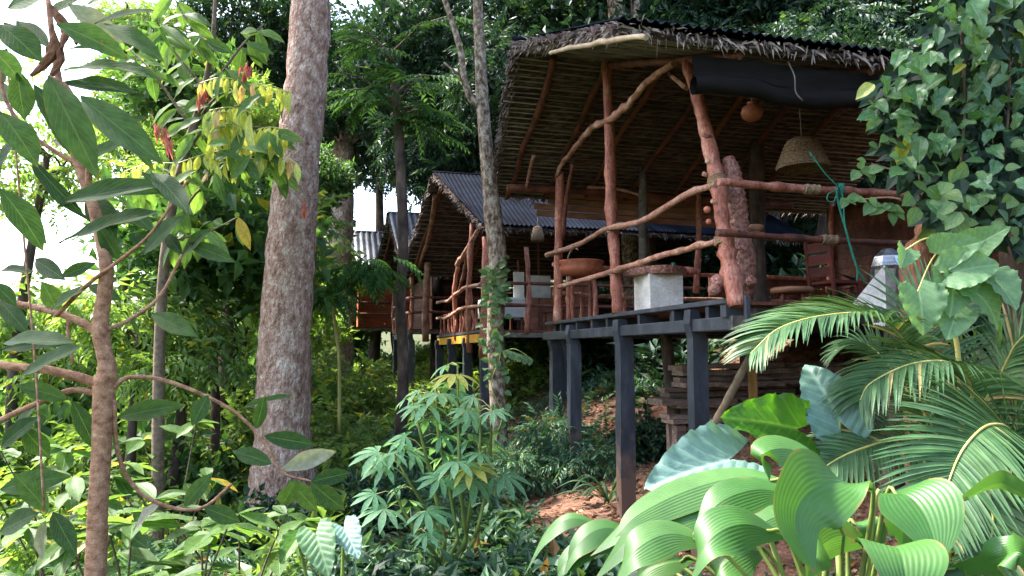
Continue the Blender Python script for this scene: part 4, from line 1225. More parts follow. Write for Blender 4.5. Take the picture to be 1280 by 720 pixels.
# ------------------------------------------------------------------ leaf meshes shared by the plants
def variants(name, mat, k, **kw):
    return [mesh_of(name, leaf_strip(seed=i, wave=kw.get('wave', 0.03) * (0.6 + 0.4 * i), droop=kw.get('droop', 0.15) * (0.5 + 0.5 * i),
            **{a: b for a, b in kw.items() if a not in ('wave', 'droop')}), L[mat]) for i in range(k)]


LM = {'sap': variants('sapling_leaf', 'sap', 3, nl=9, nw=4, width=0.36, fold=0.14, droop=0.14, peak=0.5),
      'shrub': variants('shrub_leaf', 'shrub', 3, nl=8, nw=4, width=0.42, fold=0.14, droop=0.16, peak=0.5),
      'shade': variants('shade_leaf', 'shade', 3, nl=8, nw=4, width=0.40, fold=0.16, droop=0.2, peak=0.45),
      'young': variants('young_leaf', 'young', 3, nl=9, nw=4, width=0.46, fold=0.22, droop=0.22, peak=0.5, wave=0.05),
      'vine': variants('vine_leaf', 'vine', 4, nl=9, nw=6, width=0.58, fold=0.2, droop=0.14, peak=0.38, wave=0.09),
      'ivy': variants('ivy_leaf', 'ivy', 3, nl=6, nw=4, width=0.72, fold=0.1, droop=0.15, peak=0.33)}
LM['heart'] = [mesh_of('heart_leaf', leaf_ear(rows=26, cols=10, width=0.60, back=0.36, rib=0.008, edge=0.04, droop=0.3 + 0.15 * i, seed=i), L['heart']) for i in range(3)]


LM['aloc'] = [mesh_of('elephant_leaf', leaf_ear(seed=i, droop=0.22 + 0.1 * i), L['alocasia']) for i in range(2)]
LM['aloc_g'] = [mesh_of('elephant_leaf_green', leaf_ear(seed=5, width=0.42, freq=52, droop=0.15), L['alocasia_green'])]


def palmate_mesh(name, k, seed, mat):
    rg = random.Random(seed)
    V_, F_, U_ = [], [], []
    for i in range(k):
        a = (i - (k - 1) / 2) * (4.4 / k)
        ln = 1.0 - 0.22 * abs(i - (k - 1) / 2) / (k / 2)
        v, q, uv = leaf_strip(7, 2, 0.26, 0.12, 0.30 + rg.uniform(0, 0.2), 0.6)
        ca, sa = math.cos(a), math.sin(a)
        b = len(V_)
        for (x, y, z) in v:
            x *= ln; y *= ln
            V_.append((x * ca + y * sa, -x * sa + y * ca, z * ln))
        U_ += uv
        F_ += [tuple(j + b for j in f) for f in q]
    return mesh_of(name, (V_, F_, U_), L[mat])


LM['palmate'] = [palmate_mesh('palmate_leaf', k, k, 'cassava') for k in (7, 7, 5)]


def leaf2(key, u0, v0, u1, v1, Y, wpx, parent, dY=0.0, up=None, rg=random, base_w=0.36, idx=None):
    """a leaf whose stalk end and tip are given as points of the view at about depth Y"""
    a = at(u0, v0, Y); b = at(u1, v1, Y + dY)
    ln = (b - a).length
    lst = LM[key]
    me = lst[idx if idx is not None else rg.randrange(len(lst))]
    up = Vector(up) if up is not None else Vector((rg.uniform(-.5, .5), -0.8, rg.uniform(0.1, 1.0)))
    return put_leaf(me, a, b - a, up, ln, parent, wscale=min(2.2, (pxm(wpx, Y) / ln) / base_w))


# ------------------------------------------------------------------ the tan sapling close by on the valley side
YS = 2.9
sb = at(122, 716, YS)
sap = thing('young_tree', Vector((sb.x, YS, gz(sb.x, YS))), 'young tree with smooth tan forked stem and dull dark leaves close to the viewer', 'tree')
mb = MB(); rg = random.Random(3)
stem = catmull([Vector((sb.x - 0.01, YS, gz(sb.x, YS) - 0.1)), at(119, 720, YS), at(122, 640, YS), at(127, 560, YS), at(130, 490, YS), at(134, 460, YS), at(128, 430, YS), at(126, 400, YS), at(133, 340, YS), at(124, 290, YS), at(113, 245, YS), at(98, 205, YS), at(84, 150, YS), at(70, 80, YS), at(60, 0, YS)], 6)
mb.tube(stem, [0.039, 0.038, 0.036, 0.036, 0.042, 0.030, 0.032, 0.028, 0.023, 0.022, 0.02, 0.017, 0.013, 0.01], 14, True, 0.05, rg)
LIMBS = [([(128, 484), (100, 472), (55, 462), (0, 456), (-60, 440)], 0.020, 0.014, 0.0),
         ([(122, 492), (90, 488), (50, 503), (0, 525), (-40, 548)], 0.013, 0.009, -0.1),
         ([(125, 418), (100, 402), (60, 388), (0, 376), (-50, 370)], 0.017, 0.011, 0.1),
         ([(142, 484), (160, 472), (200, 474), (255, 494), (300, 520), (335, 560), (352, 590), (390, 602)], 0.010, 0.004, 0.2),
         ([(70, 395), (110, 355), (150, 325), (190, 290), (235, 225)], 0.009, 0.005, -0.1),
         ([(135, 412), (165, 398), (200, 370), (228, 318)], 0.008, 0.006, 0.15),
         ([(143, 500), (146, 560), (165, 605), (200, 630), (250, 636), (290, 605)], 0.009, 0.006, 0.2),
         ([(85, 400), (86, 430), (92, 455)], 0.008, 0.005, 0.0),
         ([(110, 240), (112, 180), (100, 150), (85, 110), (60, 95)], 0.014, 0.006, -0.2),
         ([(98, 205), (70, 190), (30, 160), (5, 120), (0, 80)], 0.010, 0.006, -0.1),
         ([(10, 90), (30, 300), (45, 470), (55, 640)], 0.004, 0.004, -0.3)]
for pts, r0, r1, dy in LIMBS:
    mb.tube(catmull([at(u, v, YS + dy * i / len(pts)) for i, (u, v) in enumerate(pts)], 5), [r0, r1], 9, True, 0.06, rg)
mb.build('trunk', M['bark_young'], sap, smooth=True)
SL = [(85, 5, 152, 45, 28, .1), (88, 86, 188, 74, 16, .1), (82, 62, 148, 55, 12, 0), (75, 104, 172, 112, 17, .1), (108, 124, 197, 196, 27, .2), (42, 104, 98, 192, 30, -.1),
      (28, 92, 32, 148, 26, 0), (4, 28, 44, 62, 22, 0), (0, 150, 42, 182, 24, -.2), (0, 235, 58, 300, 28, -.1), (40, 200, 96, 272, 20, .1), (72, 258, 192, 224, 19, .2),
      (74, 304, 184, 254, 20, .1), (176, 214, 222, 252, 20, .1), (112, 244, 142, 292, 34, 0), (178, 318, 224, 268, 36, .1), (52, 352, 78, 392, 26, 0), (0, 338, 36, 334, 14, 0),
      (44, 324, 78, 348, 22, 0), (76, 346, 118, 328, 16, 0), (64, 388, 102, 352, 22, .1), (235, 304, 292, 326, 20, .2), (190, 392, 244, 418, 24, .2), (166, 398, 178, 432, 22, .1),
      (0, 438, 78, 420, 22, 0), (22, 474, 84, 430, 22, -.1), (146, 522, 224, 502, 26, .2), (28, 534, 62, 574, 26, -.1), (90, 500, 122, 562, 22, 0), (300, 512, 362, 488, 9, .2),
      (330, 545, 395, 556, 22, .2), (352, 588, 420, 560, 24, .2), (360, 600, 400, 640, 24, .1), (340, 580, 290, 560, 22, .2), (260, 494, 240, 530, 20, .1), (0, 612, 78, 592, 30, -.2),
      (0, 664, 44, 640, 30, -.2), (58, 650, 40, 706, 24, -.1), (66, 640, 92, 690, 24, .1), (85, 500, 20, 478, 22, 0), (60, 640, 20, 590, 26, 0), (0, 560, 40, 520, 24, -.1),
      (200, 630, 160, 660, 22, .1), (230, 634, 262, 592, 20, .1), (255, 634, 300, 652, 22, .1), (112, 180, 60, 170, 24, 0), (104, 205, 150, 170, 22, .1), (60, 60, 20, 20, 26, -.1),
      (62, 20, 110, -15, 30, 0), (30, 160, -10, 210, 26, -.1), (20, 130, -20, 100, 26, 0), (118, 30, 190, 8, 26, .2), (10, 60, -10, 110, 24, -.1), (128, 160, 178, 140, 18, .1),
      (150, 326, 120, 282, 20, .1), (190, 290, 165, 262, 20, .1), (110, 356, 150, 372, 18, .1), (0, 376, 30, 410, 22, 0), (20, 382, -10, 350, 20, .1), (45, 505, 12, 540, 20, .1),
      (320, 536, 330, 500, 16, .2), (228, 318, 260, 285, 20, .1), (228, 318, 205, 290, 16, .1), (388, 602, 440, 590, 20, .1), (388, 602, 430, 640, 26, .1), (370, 600, 350, 640, 24, .1)]
for i, (u0, v0, u1, v1, w, dy) in enumerate(SL):
    leaf2('sap', u0, v0, u1, v1, YS + 0.3 * dy + rg.uniform(-0.1, 0.15), w, sap, dY=rg.uniform(-0.12, 0.12), rg=rg)
for (u0, v0, u1, v1, w) in ((60, 95, 115, 205, 44), (100, 120, 200, 200, 40), (70, 30, 160, 62, 40), (80, 88, 190, 72, 24), (95, 100, 172, 108, 24), (0, 30, 50, 70, 40), (22, 90, 28, 152, 34), (0, 140, 48, 196, 40),
                            (10, 10, 70, -20, 40), (78, 252, 200, 224, 28), (90, 300, 190, 252, 28), (0, 236, 60, 305, 38), (-10, 60, 30, 100, 36), (110, 5, 180, -20, 34), (130, 30, 200, 60, 30), (0, 430, 84, 415, 30), (30, 470, 95, 425, 28), (190, 215, 235, 255, 30)):
    leaf2('sap', u0, v0, u1, v1, 2.35 + rg.uniform(-0.15, 0.2), w, sap, dY=rg.uniform(-0.15, 0.1), rg=rg)
# dead curled leaves caught in its top
mbd = MB()
for (u0, v0, u1, v1, w) in ((62, 5, 78, 60, 12), (70, 20, 95, 55, 10), (68, 40, 38, 95, 14), (70, 45, 60, 100, 10), (64, 30, 50, 80, 9)):
    a = at(u0, v0, YS - 0.1); b = at(u1, v1, YS - 0.1)
    mbd.tube(catmull([a, a.lerp(b, 0.5) + Vector((0.02, 0.02, 0)), b], 4), [0.005, pxm(w, YS) / 2, pxm(w, YS) / 2.4, 0.006], 7, False, 0.3, rg)
mbd.build('dead_leaf_clump', M['coir'], sap)


# ------------------------------------------------------------------ leafy shrubs built leaf by leaf
def leafy(name, label, base, stems, key, n, size, seed, cat='shrub', group=None, whorl=0, spread=0.5, stem_mat='twig', wsc=1.0, droop=0.2, from_=0.25, r=0.012):
    rg = random.Random(seed)
    root = thing(name, base, label, cat, group)
    mb = MB()
    paths = []
    for (tip, bend) in stems:
        tip = Vector(tip)
        p = catmull([Vector(base) + Vector((0, 0, -0.08)), Vector(base).lerp(tip, 0.5) + Vector(bend), tip], 6)
        paths.append(p)
        mb.tube(p, [r, r * 0.8, r * 0.45], 6, False)
    mb.build('stem', M[stem_mat], root, smooth=True)
    for i in range(n):
        p = paths[i % len(paths)]
        f = from_ + (1 - from_) * rg.random() ** 0.7
        if whorl and rg.random() < 0.6: f = 1.0
        k = f * (len(p) - 1)
        j = min(int(k), len(p) - 2)
        q = p[j].lerp(p[j + 1], k - j)
        th = rg.uniform(0, 6.28)
        d = Vector((math.cos(th), math.sin(th), rg.uniform(-0.35, 0.5) - droop * 0.4))
        put_leaf(rg.choice(LM[key]), q, d, Vector((rg.uniform(-.35, .35), rg.uniform(-.55, .2), 1)), size * rg.uniform(0.65, 1.2), root, wscale=wsc)
    return root


def around(b, n, h, sp, seed):
    rg = random.Random(seed)
    return [((b[0] + rg.uniform(-sp, sp), b[1] + rg.uniform(-sp, sp), b[2] + h * rg.uniform(0.6, 1.05)), (rg.uniform(-.1, .1), rg.uniform(-.1, .1), 0.05)) for _ in range(n)]


SH = [(250, 690, 3.3, 0.85, 'shade', 34, 0.24, 'dark leaved shrub just right of the tan stem foot'), (300, 640, 3.9, 1.0, 'shade', 34, 0.24, 'dark shrub with whorled leaves under the arching twig'),
      (60, 700, 2.7, 0.7, 'shade', 26, 0.22, 'dark leafy shrub at the lower left picture corner'), (190, 720, 2.7, 0.7, 'shade', 26, 0.2, 'low dark shrub at the bottom edge beside the tan stem'),
      (380, 690, 3.6, 0.62, 'shade', 30, 0.22, 'dark shrub at the bottom edge below the massive trunk'), (30, 620, 3.6, 1.1, 'shrub', 34, 0.26, 'fresh green shrub at the left picture edge'),
      (230, 560, 5.0, 1.5, 'shrub', 44, 0.30, 'fresh green shrub with big leaves before the massive trunk'), (160, 600, 5.2, 1.6, 'shrub', 44, 0.30, 'fresh green shrub rising right of the tan fork'),
      (60, 560, 5.6, 1.8, 'shrub', 44, 0.32, 'fresh green shrub behind the lowest tan branch'), (310, 590, 6.2, 1.4, 'shrub', 36, 0.28, 'bright shrub touching the massive trunk'),
      (440, 700, 4.4, 0.5, 'shade', 24, 0.2, 'low dark shrub left of the pale palmate plant'), (110, 640, 4.4, 1.2, 'shade', 34, 0.26, 'dark shrub right behind the tan stem'),
      (225, 440, 8.0, 2.2, 'shrub', 46, 0.32, 'tall leafy shrub between tan fork and massive trunk'), (100, 420, 8.5, 2.4, 'shrub', 46, 0.34, 'tall sunlit shrub behind the tan fork')]
for i, (u, v, Y, h, key, n, sz, lab) in enumerate(SH):
    p = at(u, v, Y)
    b = grounded(p.x, Y)
    leafy('leafy_shrub', lab, b, around(b, 5, h, 0.38 * h, 300 + i), key, int(n * (1.9 if key == 'shade' else 1.35)), sz * (1.15 if key == 'shade' else 1.0), 400 + i, group='shrubs among the foreground growth', whorl=1)

# overhanging branch with yellow young leaves and pink tassels, in front of the big trunk
yb = thing('flushing_tree', grounded(*at(205, 560, 8.2)[:2]), 'tree with drooping yellow young leaf sprays and pink tassels beside the massive trunk', 'tree')
mb = MB()
p0 = grounded(*at(205, 560, 8.2)[:2], -0.1)
tr = catmull([p0, at(200, 420, 8.2), at(212, 280, 8.1), at(232, 190, 8.0), at(250, 130, 8.0), at(265, 60, 8.0), at(270, -20, 8.0)], 5)
mb.tube(tr, [0.07, 0.06, 0.05, 0.04, 0.03, 0.02], 9, True, 0.05, rg)
TW = [[(232, 190), (258, 135), (290, 112), (330, 118), (362, 114)], [(235, 190), (262, 150), (275, 140), (300, 160)], [(225, 230), (270, 190), (310, 160), (345, 165)], [(212, 290), (250, 235), (300, 185), (340, 175)],
      [(250, 130), (300, 60), (330, 30)], [(240, 160), (190, 90), (160, 60)], [(225, 220), (190, 210), (165, 230)], [(270, 190), (330, 195), (370, 225)], [(255, 110), (215, 60), (200, 30)], [(212, 300), (260, 290), (300, 270)], [(262, 60), (230, 20), (215, -10)]]
for tw in TW:
    mb.tube(catmull([at(u, v, 8.0 + 0.1 * i) for i, (u, v) in enumerate(tw)], 5), [0.018, 0.008], 6, False)
mb.build('trunk', M['twig'], yb, smooth=True)
rg = random.Random(17)
# yellow pendent leaflets
for (u0, v0, u1, v1, n, ln) in ((250, 104, 298, 100, 8, 24), (302, 106, 364, 116, 9, 24), (262, 138, 312, 140, 9, 48), (270, 152, 300, 158, 5, 40), (312, 166, 358, 162, 8, 36), (222, 204, 310, 186, 11, 26),
                                (156, 214, 218, 204, 7, 22), (270, 206, 330, 200, 7, 26), (330, 192, 372, 205, 5, 26)):
    MB().tube(catmull([at(u0, v0, 7.85), at((u0 + u1) / 2, (v0 + v1) / 2 - 5, 7.8), at(u1, v1, 7.8)], 4), 0.006, 5, False).build('spray_stalk', M['stem_yellow'], yb)
    for q in range(n):
        f = (q + rg.uniform(-.2, .2)) / max(1, n - 1)
        u, v = u0 + (u1 - u0) * f, v0 + (v1 - v0) * f - 5 * math.sin(math.pi * min(1, max(0, f)))
        leaf2('young', u, v, u + rg.uniform(-9, 4), v + ln * rg.uniform(0.75, 1.15), 7.8 + rg.uniform(-0.08, 0.12), ln * 0.34, yb, dY=rg.uniform(-0.12, 0.05), up=(rg.uniform(-.9, .9), -1, 0.5), rg=rg, base_w=0.46)
for tw in TW:
    for q in range(17):
        f = rg.random()
        k = f * (len(tw) - 1); j = min(int(k), len(tw) - 2)
        u = tw[j][0] + (tw[j + 1][0] - tw[j][0]) * (k - j); v = tw[j][1] + (tw[j + 1][1] - tw[j][1]) * (k - j)
        a = rg.uniform(0, 6.28)
        leaf2('shrub', u, v, u + 36 * math.cos(a), v + 22 * math.sin(a) + 16, 8.0 + rg.uniform(-0.4, 0.4), 15, yb, dY=rg.uniform(-.15, .15), rg=rg, base_w=0.42)
mbt = []
for (u, v) in ((205, 165), (212, 178), (258, 118), (310, 82), (304, 90), (196, 160), (250, 122), (382, 260)):
    for q in range(9):
        mbt.append((at(u + rg.uniform(-4, 4), v + rg.uniform(-10, 4), 7.8), Vector((rg.uniform(-.3, .3), rg.uniform(-.3, .3), -1)), 0.14 * rg.uniform(0.6, 1.3)))
v_, f_ = inst(LT * np.array([0.2, 1, 1], dtype=np.float32), LF, np.array([list(a) for a, _, _ in mbt]), np.array([list(b) for _, b, _ in mbt]), np.tile([0.2, -1, 0.1], (len(mbt), 1)), np.array([c for _, _, c in mbt]))
o0 = np.array(worldloc(yb))
link('pink_tassel', np_mesh('pink_tassel', v_ - o0, f_, L['red']), yb)['kind'] = 'stuff'

# feathery top of the slender tree and sprays before the dark wood: pinnate leaves, one object each
def pinnate_mesh(name, n, mat, w=0.3, droop=0.3, seed=0):
    rg_ = np.random.default_rng(seed)
    a = np.repeat(np.linspace(0.1, 1.0, n), 2)
    side = np.tile([1.0, -1.0], n)
    pos = np.stack([side * 0.01, a, -droop * a ** 2], 1)
    yd = np.stack([side, 0.55 + 0.3 * a, -0.35 - 0.3 * rg_.random(2 * n)], 1)
    zd = np.tile([0, 0, 1.0], (2 * n, 1)) + rg_.normal(0, 0.15, (2 * n, 3))
    sz = 0.34 * np.sin(np.pi * (0.18 + 0.72 * a)) + 0.05
    v, f = inst(LT * np.array([w, 1, 1], dtype=np.float32), LF, pos, yd, zd, sz)
    mb_ = MB().tube([(0, q, -droop * q * q) for q in np.linspace(0, 1, 7)], [0.012, 0.005], 4, False)
    tv = np.array(mb_.v); tf = np.array([(q[0], q[1], q[2]) for q in mb_.f] + [(q[0], q[2], q[3]) for q in mb_.f])
    return np_mesh(name, np.concatenate([v, tv]), np.concatenate([f, tf + len(v)]), L[mat])


LM['pinn'] = [pinnate_mesh('pinnate_leaf', 8, 'feather', 0.34, 0.3, 1), pinnate_mesh('pinnate_leaf', 10, 'feather', 0.3, 0.5, 2), pinnate_mesh('pinnate_leaf', 9, 'feather', 0.36, 0.6, 3)]
rg = random.Random(23)
mbs = MB()
for q in range(13):
    v0 = rg.uniform(60, 160)
    a = at(494 + rg.uniform(-3, 3), v0, 14.2)
    sd = -1 if q % 2 else 1
    e = at(494 + sd * rg.uniform(35, 78), v0 - rg.uniform(-10, 45), 14.2 + rg.uniform(-0.9, 0.6))
    bp_ = catmull([a, a.lerp(e, 0.5) + Vector((0, 0, 0.15)), e], 4)
    mbs.tube(bp_, [0.03, 0.012], 5, False)
    for k_ in range(6):
        b0 = bp_[2 + k_] if 2 + k_ < len(bp_) else e
        th = rg.uniform(0, 6.28)
        put_leaf(rg.choice(LM['pinn']), b0, (e - a).normalized() * 0.5 + Vector((math.cos(th), math.sin(th) * 0.6 - 0.3, rg.uniform(-0.35, 0.2))), (rg.uniform(-.2, .2), -0.3, 1), rg.uniform(0.5, 0.85), slender)
mbs.build('limb', M['twig'], slender, smooth=True)

# low leafy roof of an umbrella-like small tree before the far cabins
ub = thing('umbrella_shrub', grounded(*at(432, 560, 13.0)[:2]), 'small thin-stemmed tree with flat leafy top before the distant cabins', 'tree')
p0 = at(425, 505, 13.0)
MB().tube(catmull([p0 + Vector((0, 0, -0.5)), at(424, 450, 13), at(418, 400, 13), at(415, 360, 13)], 5), [0.035, 0.03, 0.028, 0.02], 7).build('trunk', M['stem_yellow'], ub, smooth=True)
rg = random.Random(29)
for q in range(40):
    a = rg.random()
    u = 405 + 100 * a; v = 352 - 34 * math.sin(a * 2.2) + rg.uniform(-6, 26) * (1 - 0.3 * a)
    th = rg.uniform(0, 6.28)
    put_leaf(rg.choice(LM['pinn']), at(u, v, 13.0 + rg.uniform(-0.5, 0.4)), Vector((math.cos(th), math.sin(th) * 0.6, rg.uniform(-0.5, 0.1))), (rg.uniform(-.2, .2), -0.3, 1), rg.uniform(0.45, 0.7), ub)

# ------------------------------------------------------------------ pale palmate plant in the middle
cb = grounded(*at(548, 690, 7.4)[:2])
cas = thing('palmate_plant', cb, 'tall pale blue-green plant with finger-like leaves in front of the mottled tree', 'plant')
rg = random.Random(31)
mb = MB()
CST = [[(585, 690), (575, 600), (573, 520), (572, 455)], [(560, 690), (540, 600), (525, 540), (515, 500)], [(590, 690), (610, 600), (614, 540), (616, 505)], [(560, 690), (535, 640), (510, 600), (494, 570)],
       [(575, 690), (560, 600), (548, 545), (545, 490)], [(580, 690), (590, 620), (600, 560), (598, 500)], [(550, 700), (525, 670), (505, 640), (492, 610)], [(585, 690), (600, 650), (608, 600), (606, 560)]]
cps = []
for c in CST:
    P_ = catmull([at(u, v, 7.4 + 0.15 * math.sin(i + u)) for i, (u, v) in enumerate(c)], 6)
    P_[0] = Vector((cb.x + rg.uniform(-.1, .1), cb.y, cb.z - 0.1))
    cps.append(P_)
    mb.tube(P_, [0.02, 0.016, 0.009], 7, False)
mb.build('stem', M['stem'], cas, smooth=True)
for i in range(54):
    P_ = cps[i % len(cps)]
    k = (0.22 + 0.78 * rg.random() ** 0.8) * (len(P_) - 1); j = min(int(k), len(P_) - 2)
    q = P_[j].lerp(P_[j + 1], k - j)
    th = rg.uniform(0, 6.28)
    e = q + Vector((math.cos(th) * 0.2, math.sin(th) * 0.2, rg.uniform(0.0, 0.14)))
    lf = put_leaf(rg.choice(LM['palmate']), e, Vector((math.cos(th), math.sin(th) - 0.25, -0.12)), (rg.uniform(-.25, .25), -0.45, 1), rg.uniform(0.18, 0.33), cas)
    MB().tube([q, (q + e) / 2 + Vector((0, 0, 0.03)), e], 0.004, 4, False).build('leaf_stalk', M['stem_yellow'], cas)


# ------------------------------------------------------------------ blades that follow a curve (pleated leaves, straps)
def blade(pts, w, parent, mat, side, pleats=5, fold=0.08, peak=0.5, per=6, nw=12, name='leaf', amp=0.018, power=0.75):
    P_ = catmull(pts, per)
    m = len(P_)
    S = Vector(side)
    v, uv = [], []
    for i, p in enumerate(P_):
        a = i / (m - 1)
        T = (P_[min(i + 1, m - 1)] - P_[max(i - 1, 0)]).normalized()
        s = (S - T * S.dot(T)).normalized()
        n = s.cross(T)
        if n.z < 0 and abs(n.z) > 0.0: pass
        ww = w * max(0.012, math.sin(math.pi * min(1, max(a, 0.0) ** (math.log(0.5) / math.log(peak)))) ** power)
        for j in range(nw + 1):
            b = j / nw * 2 - 1
            h = -fold * abs(b) * ww + amp * ww * math.cos(b * pleats * math.pi) * (1 - abs(b) ** 6)
            v.append(p + s * (b * ww / 2) + n * h)
            uv.append((0.5 + b / 2, a))
    q = [(i * (nw + 1) + j, i * (nw + 1) + j + 1, (i + 1) * (nw + 1) + j + 1, (i + 1) * (nw + 1) + j) for i in range(m - 1) for j in range(nw)]
    o0 = worldloc(parent)
    me = np_mesh(name, np.array([list(p - o0) for p in v]), np.array(q), L[mat], True, np.array(uv))
    return link(name, me, parent)


def pxs(lst): return [at(u, v, Y) for (u, v, Y) in lst]


SR = (0.9, 0.3, 0.1)
pg = thing('pleated_plant', grounded(1.15, 2.75), 'big plant with broad arching pleated bright green leaves at the bottom edge', 'plant')
LS = (0.2, 0.75, 0.6)
PL = [([(1045, 612, 2.8), (1020, 578, 2.8), (985, 561, 2.8), (955, 568, 2.75), (962, 602, 2.7)], 50, (0.35, 0.75, 0.6)),
      ([(1092, 616, 2.75), (1050, 603, 2.65), (1010, 616, 2.55), (994, 655, 2.5), (1018, 718, 2.45)], 100, (0.95, 0.3, -0.25)),
      ([(1108, 618, 2.7), (1135, 620, 2.6), (1158, 648, 2.52), (1176, 704, 2.45)], 98, (0.95, -0.2, 0.2)),
      ([(1098, 694, 2.6), (1120, 684, 2.45), (1130, 710, 2.35), (1135, 775, 2.3)], 100, (1, 0, 0)),
      ([(984, 672, 2.75), (930, 655, 2.68), (886, 676, 2.62), (862, 730, 2.6)], 70, (0.25, 0.7, 0.6)),
      ([(992, 618, 2.95), (945, 612, 2.95), (900, 628, 2.9), (866, 668, 2.85)], 58, LS),
      ([(995, 606, 3.1), (930, 596, 3.15), (862, 612, 3.15), (800, 642, 3.1), (768, 672, 3.05)], 56, LS),
      ([(955, 602, 3.3), (885, 604, 3.35), (808, 640, 3.3), (738, 695, 3.3)], 50, LS),
      ([(915, 640, 3.1), (855, 640, 3.1), (792, 668, 3.1), (742, 726, 3.1)], 56, LS),
      ([(895, 682, 2.9), (838, 667, 2.9), (792, 690, 2.85), (764, 738, 2.85)], 58, LS),
      ([(1088, 682, 2.9), (1050, 670, 2.8), (1020, 690, 2.7), (1008, 725, 2.65)], 60, (0.7, 0.5, 0.5)),
      ([(1095, 620, 2.85), (1118, 634, 2.9), (1128, 660, 2.95), (1128, 690, 2.95)], 50, (0.9, 0.3, 0)),
      ([(1060, 655, 2.95), (1080, 658, 2.9), (1088, 675, 2.9), (1090, 706, 2.9)], 46, (0.9, 0.3, 0)),
      ([(800, 672, 3.5), (755, 660, 3.5), (720, 684, 3.45), (698, 732, 3.4)], 40, LS),
      ([(780, 690, 3.5), (740, 680, 3.5), (705, 705, 3.45), (690, 745, 3.4)], 36, LS),
      ([(760, 662, 3.8), (715, 648, 3.8), (680, 672, 3.8), (655, 720, 3.8)], 26, LS),
      ([(1180, 640, 2.9), (1240, 606, 2.9), (1270, 612, 2.85), (1310, 640, 2.8)], 40, (0.3, 0.7, -0.7)),
      ([(1150, 720, 2.6), (1240, 700, 2.5), (1275, 690, 2.4), (1300, 720, 2.4)], 50, (0.3, -0.6, 0.7)),
      ([(870, 700, 3.2), (830, 706, 3.2), (800, 725, 3.2), (790, 760, 3.2)], 40, LS),
      ([(960, 690, 3.1), (930, 690, 3.05), (900, 712, 3.0), (890, 750, 3.0)], 56, LS),
      ([(1040, 640, 3.2), (1000, 640, 3.2), (960, 650, 3.2), (930, 680, 3.15)], 54, LS)]
base_pg = worldloc(pg)
for i, (pts, w, sd) in enumerate(PL):
    P_ = pxs(pts)
    Y = pts[len(pts) // 2][2]
    blade(P_, pxm(w, Y), pg, 'pleat', sd, pleats=15, fold=0.12, peak=0.5, per=8, nw=60, amp=0.0045, power=0.95)
    MB().tube(catmull([base_pg + Vector((0.06 * math.sin(i * 2.1), 0.06 * math.cos(i * 1.7), 0)), (base_pg + P_[0]) / 2 + Vector((0.05, 0.06, 0.03)), P_[0], P_[0].lerp(P_[1], 0.5)], 4), [0.012, 0.009, 0.006], 6, False).build('leaf_stalk', M['stem'], pg, smooth=True)


def rosette(name, label, base, n, ln, w, mat, seed, cat='plant', group=None, lift=0.7, pleats=2):
    rg = random.Random(seed)
    base = Vector(base)
    root = thing(name, base, label, cat, group)
    for i in range(n):
        th = rg.uniform(0, 6.28)
        l_ = ln * rg.uniform(0.6, 1.15)
        h = Vector((math.cos(th), math.sin(th), 0))
        up = lift * rg.uniform(0.5, 1.3)
        P_ = [base, base + h * l_ * 0.3 + Vector((0, 0, l_ * 0.5 * up)), base + h * l_ * 0.65 + Vector((0, 0, l_ * 0.62 * up)), base + h * l_ + Vector((0, 0, l_ * 0.35 * up))]
        blade(P_, w * rg.uniform(0.8, 1.2), root, mat, h.cross(Vector((0, 0, 1))), pleats=pleats, fold=0.2, peak=0.5, per=4, nw=4)
    return root


RS = [(735, 690, 5.0, 16, 0.62, 0.06, 'strap', 'bright strap-leaved plant left of the pleated leaves'), (690, 700, 5.2, 14, 0.5, 0.05, 'strap', 'small strap-leaved plant at the bottom middle'),
      (640, 690, 5.8, 14, 0.5, 0.045, 'strap', 'strap-leaved plant in front of the mottled tree foot'), (600, 715, 5.2, 14, 0.45, 0.045, 'strap', 'pale strap-leaved plant at the bottom edge below the palmate plant'),
      (310, 670, 5.6, 16, 0.62, 0.085, 'strap', 'pale striped rosette below the massive trunk'), (345, 690, 5.0, 14, 0.5, 0.07, 'strap', 'pale green rosette left of the elephant-ear sprout'),
      (760, 540, 9.6, 18, 0.75, 0.05, 'shade', 'dark tufted plant between the two front stilts'), (845, 545, 8.6, 14, 0.5, 0.04, 'shade', 'dark grassy tuft behind the front stilt'),
      (680, 640, 7.2, 16, 0.5, 0.04, 'strap', 'grassy tuft right of the mottled tree foot'), (1190, 690, 3.2, 16, 0.5, 0.035, 'strap', 'grassy tuft under the drooping frond'),
      (560, 730, 4.6, 14, 0.45, 0.05, 'strap', 'strap-leaved plant at the bottom edge left of middle'), (945, 715, 3.6, 16, 0.5, 0.03, 'shade', 'dark grassy tuft under the pleated leaves'),
      (820, 735, 3.8, 16, 0.45, 0.03, 'shade', 'dark tuft at the bottom edge below the pleated leaves')]
for i, (u, v, Y, n, ln, w, mat, lab) in enumerate(RS):
    p = at(u, v, Y)
    rosette('strap_plant', lab, grounded(p.x, Y), n, ln, w, mat, 500 + i, group='strap-leaved plants')

# ------------------------------------------------------------------ elephant-ear plants
eb = grounded(*at(1010, 640, 3.9)[:2])
ele = thing('elephant_ear', eb, 'elephant-ear plant with huge blue-grey leaves before the plank stack', 'plant')


def big_leaf(me, joint, tip, up, parent, stalk_base, wscale=1.0):
    j = Vector(joint); t = Vector(tip)
    put_leaf(me, j, t - j, up, (t - j).length, parent, wscale=wscale)
    b = Vector(stalk_base)
    MB().tube(catmull([b, b.lerp(j, 0.55) + Vector((0.03, 0.03, 0.08)), j], 5), [0.02, 0.014, 0.008], 7, False).build('leaf_stalk', M['stem'], parent, smooth=True)


